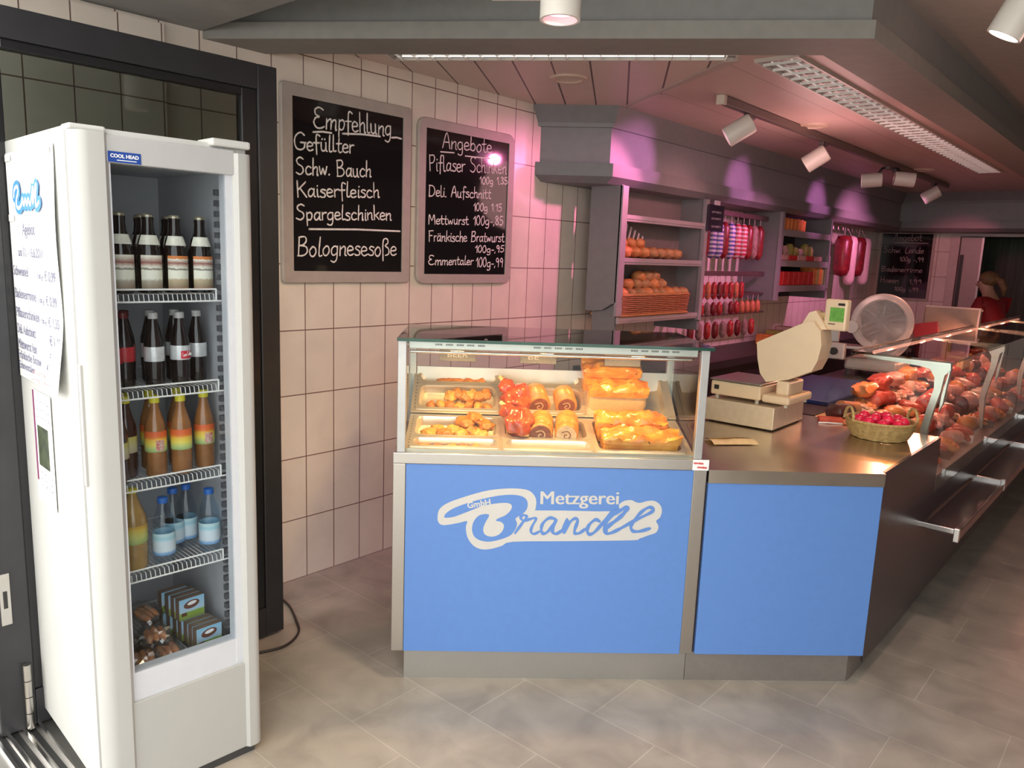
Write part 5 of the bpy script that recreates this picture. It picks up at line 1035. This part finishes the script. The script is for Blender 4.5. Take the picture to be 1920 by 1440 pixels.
tag(mb.build('glass_clip_strip', mat('clear_holder', (.50, .46, .48), .3), None, T((-3.0, 4.52, 1.86))), 'row of pale slanted holders hanging under the top bread shelf', 'holder')
# dark hanging sign
t = thing('hanging_sign', 'small dark price sign clipped to the post between bread and sausages', 'sign', T((XS + .02, 5.52, 1.93)))
mb = MB(); mb.box((0, -.02, 0), (.008, .24, .20), .002); mb.build('sign_plate', mat('sign_dark', (.02, .012, .03), .4), t)
mb = MB(); mb.box((-.01, .09, .185), (.006, .17, .235), .003); mb.build('clip', mat('clip_pale', (.7, .55, .68), .4), t)
mb = MB(); WMx = MX(((0, 0, 1, .0086), (1, 0, 0, 0), (0, 1, 0, 0), (0, 0, 0, 1)))
for y0, z0, h in ((.03, .14, .022), (.03, .09, .022), (.04, .03, .025)): handwrite(mb, 'unweim', y0, z0, y0 + .16, z0, h, .005, WMx)
mb.build('sign_lettering', mat('sign_chalk', (.35, .3, .36), .7), t)
# sausage rails and hanging sausages
for i, (y0, y1, z, nm) in enumerate(((5.60, 6.95, 2.10, 'topmost dark rail carrying the tall wrapped sausages'), (5.60, 6.95, 1.60, 'second rail, carrying the red sausages in loops'), (5.60, 7.02, 1.42, 'third thin rail with dark and orange sausages'), (5.60, 7.02, 1.25, 'lowest thin rail of the sausage rack'))):
    t = thing('sausage_rail', nm, 'rail', T((-3.0, 0, z)), 'sausage rails')
    mb = MB(); mb.box((-.012, y0, -.02 if i < 2 else -.008), (.012, y1, .02 if i < 2 else .008), .003); mb.build('bar', mat('rail_brown', (.12, .07, .07), .4, .3, .1), t)
    mb = MB(); mb.box((-.26, y0 + .1, -.012), (0, y0 + .13, .012)); mb.box((-.26, y1 - .13, -.012), (0, y1 - .1, .012)); mb.build('wall_arm', mat('rail_brown', (.12, .07, .07)), t)
def wrap_mat(nm, a, b, sc):
    M = bpy.data.materials.new(nm); M.use_nodes = True; n, l = nodes_of(M); bb = n['Principled BSDF']; tc = n.new('ShaderNodeTexCoord')
    w = n.new('ShaderNodeTexWave'); w.wave_type = 'BANDS'; w.bands_direction = 'Z'; w.inputs['Scale'].default_value = sc; w.inputs['Distortion'].default_value = 1.2; l.new(tc.outputs['Object'], w.inputs['Vector'])
    rp = n.new('ShaderNodeValToRGB'); rp.color_ramp.interpolation = 'CONSTANT'; rp.color_ramp.elements[0].color = (*a, 1); rp.color_ramp.elements[1].position = .5; rp.color_ramp.elements[1].color = (*b, 1); l.new(w.outputs['Color'], rp.inputs['Fac']); l.new(rp.outputs[0], bb.inputs['Base Color']); bb.inputs['Roughness'].default_value = .4; return M
WB = wrap_mat('wrap_blue_white', (.10, .08, .32), (.62, .50, .60), 9); WR = wrap_mat('wrap_red_white', (.45, .02, .05), (.55, .40, .42), 9); WD = mat('casing_dark_red', (.20, .015, .02), .35, 0, .3, 20); WG = mat('casing_mould', (.20, .09, .08), .6, 0, .4, 30, c2=(.34, .22, .20))
def hang(name, label, group, y, z, L, r, m, x=-3.0, rz=0):
    t = thing(name, label, 'sausage', T((x, y, z)), group)
    mb = MB(); mb.lathe([(.002, -L), (r * .6, -L + r * .4), (r, -L + r * 1.2), (r, -r * 1.2 - .05), (r * .6, -r * .3 - .05), (.004, -.05)], 14, RZ(rz)); mb.build('casing', m, t, smooth=60)
    mb = MB(); mb.tube([(0, 0, -.05), (0, 0, .0)], .0025, 5); mb.build('string', mat('string', (.55, .45, .42), .7), t)
cs = [(5.66, WR, 'red and white'), (5.76, WD, 'dark red'), (5.88, WB, 'blue and white'), (6.0, WB, 'blue and white'), (6.10, WD, 'dark red'), (6.22, WB, 'blue and white'), (6.34, WR, 'red and white'), (6.46, WR, 'red and white'), (6.57, WD, 'dark red'), (6.68, WG, 'mottled brown'), (6.80, WD, 'dark red')]
for i, (y, m, nm) in enumerate(cs): hang('wrapped_sausage', f'tall {nm} sausage hanging from the topmost rail, {ORD[i]} from the left', 'tall hanging sausages', y, 2.08, .36, .042, m)
WO = mat('casing_orange', (.58, .16, .08), .35, 0, .25, 25); WP = mat('casing_red', (.42, .03, .03), .3, 0, .3, 25)
for i in range(9): hang('thin_sausage', f'red sausage hanging from the second rail, {ORD[i]} from the left', 'sausages on the second rail', 5.68 + .105 * i, 1.58, .20, .024, [WP, WP, WO, WP, WD][i % 5])
for i in range(12): hang('thin_sausage', f'{"orange" if i > 7 else "dark red"} sausage hanging from the third rail, {ORD[i]} from the left', 'sausages on the third rail', 5.66 + .11 * i, 1.412, .17, .026, WO if i > 7 else [WD, WP, WG][i % 3], -2.99)
for i in range(9): hang('thin_sausage', f'brown-red sausage hanging from the lowest rail, {ORD[i]} from the left', 'sausages on the lowest rail', 5.66 + .145 * i, 1.242, .20, .028, [WD, WG, WP][i % 3], -3.01)
# goods in the second bay
OR = mat('goods_orange', (.70, .22, .05), .45, 0, .35, 50); RD = mat('goods_red', (.62, .02, .025), .4, 0, .15, 60); YG = mat('goods_mixed', (.45, .30, .07), .4, 0, .6, 40, c2=(.30, .34, .10)); PKM = mat('goods_pink', (.66, .36, .36), .45, 0, .2, 40)
for i in range(7):
    mb = MB(); mb.box((0, 0, 0), (.14, .082, .105), .006); mb.box((.02, .01, .105), (.12, .07, .115), .003); tag(mb.build('orange_pack', OR, None, T((-3.06, 7.06 + .09 * i, 2.016))), f'orange pack on the top shelf of the second bay, {ORD[i]} from the left', 'pack', 'orange packs on the top shelf')
for i in range(9):
    y = 7.05 + .13 * i; h = [.12, .15, .11, .14, .16, .13, .12, .17, .15][i]
    mb = MB(); mb.lathe([(.001, 0), (.042, 0), (.045, .01), (.045, h - .03), (.03, h - .012), (.03, h), (.001, h)], 14); tag(mb.build('jar', YG if i % 3 else PKM, None, T((-3.02, y, 1.7355)), smooth=40), f'{"mixed yellow-green" if i % 3 else "pinkish"} jar on the middle shelf of the second bay, {ORD[i]} from the left', 'jar', 'jars in the second bay')
for i in range(5):
    mb = MB(); mb.box((0, 0, 0), (.05, .20, .05), .004); mb.box((.045, .02, .01), (.052, .18, .04)); tag(mb.build('shallow_box', RD if i % 2 else PKM, None, T((-2.945, 7.06 + .22 * i, 1.7355))), f'shallow {"red" if i % 2 else "pink-white"} box at the edge of the middle shelf, {ORD[i]} from the left', 'box', 'shallow boxes on the middle shelf')
for i in range(7):
    mb = MB(); mb.box((0, 0, 0), (.16, .125, .13), .006); mb.box((.158, .01, .09), (.162, .115, .10)); tag(mb.build('red_pack', RD, None, T((-3.06, 7.06 + .13 * i, 1.5005))), f'bright red pack on the lowest shelf of the second bay, {ORD[i]} from the left', 'pack', 'red packs on the lowest shelf')
for i in range(4):
    mb = MB(); mb.box((0, 0, 0), (.15, .07, .16 if i % 2 else .19), .006); mb.box((.149, .01, .03), (.152, .06, .06)); tag(mb.build('tall_pack', OR if i % 2 == 0 else YG, None, T((-3.05, 7.98 + .075 * i - .0, 1.5005))), f'tall {"orange" if i % 2 == 0 else "yellow-green"} pack at the right of the lowest shelf, {ORD[i]} from the left', 'pack', 'tall packs on the lowest shelf')
# hams behind the second bay
t = thing('sausage_rail', 'far hook rail lit pink, above the two hams at the end of the wall', 'rail', T((-3.06, 0, 2.165)))
mb = MB(); mb.box((-.012, 8.75, -.02), (.012, 10.3, .02), .004); mb.build('bar', mat('rail_pinkish', (.55, .36, .32), .4, .3), t)
mb = MB()
for k in range(8): mb.tube([(0, 8.85 + .16 * k, -.015), (0, 8.85 + .16 * k, -.06), (.02, 8.86 + .16 * k, -.07)], .006, 6)
mb.box((-.20, 8.9, -.01), (0, 8.93, .01)); mb.box((-.2, 10.1, -.01), (0, 10.13, .01)); mb.build('hook', mat('hook_metal', (.5, .4, .4), .3, .8), t)
for i, y in enumerate((9.25, 9.75)):
    t = thing('hanging_ham', ['left of two long dark red hams with pale rind hanging at the wall end', 'right of two long dark red hams with pale rind hanging at the wall end'][i], 'ham', T((-3.06, y, 2.10)), 'hanging hams')
    mb = MB(); mb.lathe([(.002, -.52), (.07, -.50), (.09, -.44), (.095, -.12), (.07, -.06), (.002, -.05)], 18, SCL(1, 1, 1)); mb.build('meat', WD, t, smooth=60)
    mb = MB(); mb.lathe([(.002, -.62), (.045, -.60), (.062, -.55), (.062, -.12), (.045, -.07), (.002, -.05)], 16, T((.06, .10, 0))); mb.build('rind', mat('pale_rind', (.74, .52, .52), .4, 0, .05), t, smooth=60)
    mb = MB(); mb.tube([(0, 0, -.06), (0, .0, .045)], .004, 6); mb.tube([(.05, .09, -.06), (.02, .03, .03)], .003, 6); mb.build('string', mat('string', (.55, .45, .42)), t)
# small goods on the low back counter
for i in range(6):
    mb = MB(); mb.box((0, 0, 0), (.14, .12, .10 + .03 * (i % 3)), .008); mb.box((.138, .02, .02), (.142, .10, .06)); tag(mb.build('counter_pack', [OR, YG, PKM][i % 3], None, T((-3.1, 7.15 + .22 * i, .9205))), f'small {["orange", "yellow-green", "pink"][i % 3]} pack on the dark low counter, {ORD[i]} from the left', 'pack', 'packs on the low counter')

# ================================================================== the shop assistant at the far end
pr = thing('person', 'person in a red top with tied-back light hair, looking down behind the far counter', 'person', T((-1.60, 9.85, 0)) @ RZ(R(-25)))
def skin(name, pts, edges, m, parent, sub=2, root=0):
    me = bpy.data.meshes.new(name); me.from_pydata([p[:3] for p in pts], edges, []); o = bpy.data.objects.new(name, me); COL.objects.link(o)
    md = o.modifiers.new('skin', 'SKIN'); md.use_smooth_shade = True
    for i, p in enumerate(pts):
        v = me.skin_vertices[0].data[i]; r = p[3]; v.radius = (r, p[4] if len(p) > 4 else r); v.use_root = (i == root)
    s = o.modifiers.new('sub', 'SUBSURF'); s.levels = sub; s.render_levels = sub
    bpy.context.view_layer.update(); dg = bpy.context.evaluated_depsgraph_get(); m2 = bpy.data.meshes.new_from_object(o.evaluated_get(dg)); bpy.data.objects.remove(o)
    m2.materials.clear(); m2.materials.append(m); m2.name = name; m2.polygons.foreach_set('use_smooth', [True] * len(m2.polygons)); q = bpy.data.objects.new(name, m2); COL.objects.link(q); q.parent = parent; return q
SKM = mat('skin_tone', (.50, .28, .20), .5, 0, .05); RTOP = mat('red_top', (.26, .008, .014), .7, 0, .1); HAIR = mat('light_brown_hair', (.20, .11, .05), .5, 0, .3, 60)
# facing local -x (to the left in the photo), looking down
pts = [(0, 0, .95, .13, .10), (0, 0, 1.15, .11, .09), (-.02, 0, 1.32, .12, .085), (-.05, 0, 1.42, .075), (-.085, 0, 1.49, .064), (-.115, 0, 1.545, .082, .078), (-.12, 0, 1.60, .085, .082), (-.105, 0, 1.64, .06),
       (-.02, -.16, 1.36, .045), (-.08, -.20, 1.12, .040), (-.30, -.17, 1.02, .036), (-.38, -.15, 1.0, .032),
       (-.02, .16, 1.36, .045), (-.08, .20, 1.12, .040), (-.30, .15, 1.02, .036), (-.38, .13, 1.0, .032),
       (0, -.09, .85, .09), (0, -.10, .48, .065), (.02, -.10, .09, .045), (-.12, -.10, .04, .035), (0, .09, .85, .09), (0, .10, .48, .065), (.02, .10, .09, .045), (-.12, .10, .04, .035)]
ed = [(0, 1), (1, 2), (2, 3), (3, 4), (4, 5), (5, 6), (6, 7), (2, 8), (8, 9), (9, 10), (10, 11), (2, 12), (12, 13), (13, 14), (14, 15), (0, 16), (16, 17), (17, 18), (18, 19), (0, 20), (20, 21), (21, 22), (22, 23)]
for sgn, base in ((-1, 11), (1, 15)):
    w = pts[base]
    for k in range(4):
        dy = (-.022 + .0148 * k); L = (.072, .082, .078, .062)[k]; i = len(pts)
        pts += [(w[0] - .05, w[1] + dy, w[2] - .004, .0092), (w[0] - .05 - L * .6, w[1] + dy * 1.1, w[2] - .016, .0085), (w[0] - .05 - L, w[1] + dy * 1.1, w[2] - .04, .007)]; ed += [(base, i), (i, i + 1), (i + 1, i + 2)]
    i = len(pts); pts += [(w[0] - .02, w[1] - sgn * .034, w[2] - .01, .0105), (w[0] - .06, w[1] - sgn * .046, w[2] - .03, .008)]; ed += [(base, i), (i, i + 1)]
body = skin('body', pts, ed, SKM, pr)
mb = MB(); mb.blob((-.205, 0, 1.555), (.024, .013, .022), .1, 2, 1, None, 2); mb.build('nose', SKM, pr, smooth=80)
mb = MB()
for s in (-1, 1): mb.blob((-.12, s * .082, 1.575), (.018, .009, .026), .1, 2, 2, None, 2)
mb.build('ears', SKM, pr, smooth=80)
mb = MB()
for s in (-1, 1): mb.blob((-.186, s * .032, 1.585), (.010, .014, .007), .02, 2, 2, None, 2)
mb.blob((-.185, 0, 1.512), (.010, .024, .006), .02, 2, 2, None, 2); mb.build('eyes_and_mouth', mat('face_dark', (.10, .03, .03), .5), pr, smooth=80)
tp = [(0, 0, .90, .17, .14), (0, 0, 1.15, .16, .13), (-.02, 0, 1.32, .19, .145), (-.042, 0, 1.40, .10), (-.02, -.165, 1.365, .085), (-.08, -.205, 1.16, .07), (-.02, .165, 1.365, .085), (-.08, .205, 1.16, .07)]
skin('red_shirt', tp, [(0, 1), (1, 2), (2, 3), (2, 4), (4, 5), (2, 6), (6, 7)], RTOP, pr)
lp = [(0, 0, .90, .15, .12), (0, -.10, .80, .10), (0, -.105, .45, .082), (.02, -.10, .12, .065), (0, .10, .80, .10), (0, .105, .45, .082), (.02, .10, .12, .065)]
skin('trousers', lp, [(0, 1), (1, 2), (2, 3), (0, 4), (4, 5), (5, 6)], mat('dark_trousers', (.02, .02, .025), .8), pr)
mb = MB(); mb.blob((-.085, 0, 1.625), (.098, .098, .085), .12, 3, 3, None, 3); mb.tube([(.0, 0, 1.63), (.05, .01, 1.60), (.08, .02, 1.53), (.085, .02, 1.45)], [.03, .04, .035, .012], 10); mb.build('hair', HAIR, pr, smooth=80)
mb = MB()
for s in (-1, 1): mb.blob((-.05, s * .10, .045), (.13, .05, .045), .1, 2, 1, None, 3, .3)
mb.build('shoes', BLACKP, pr, smooth=70)
bpy.context.view_layer.update()
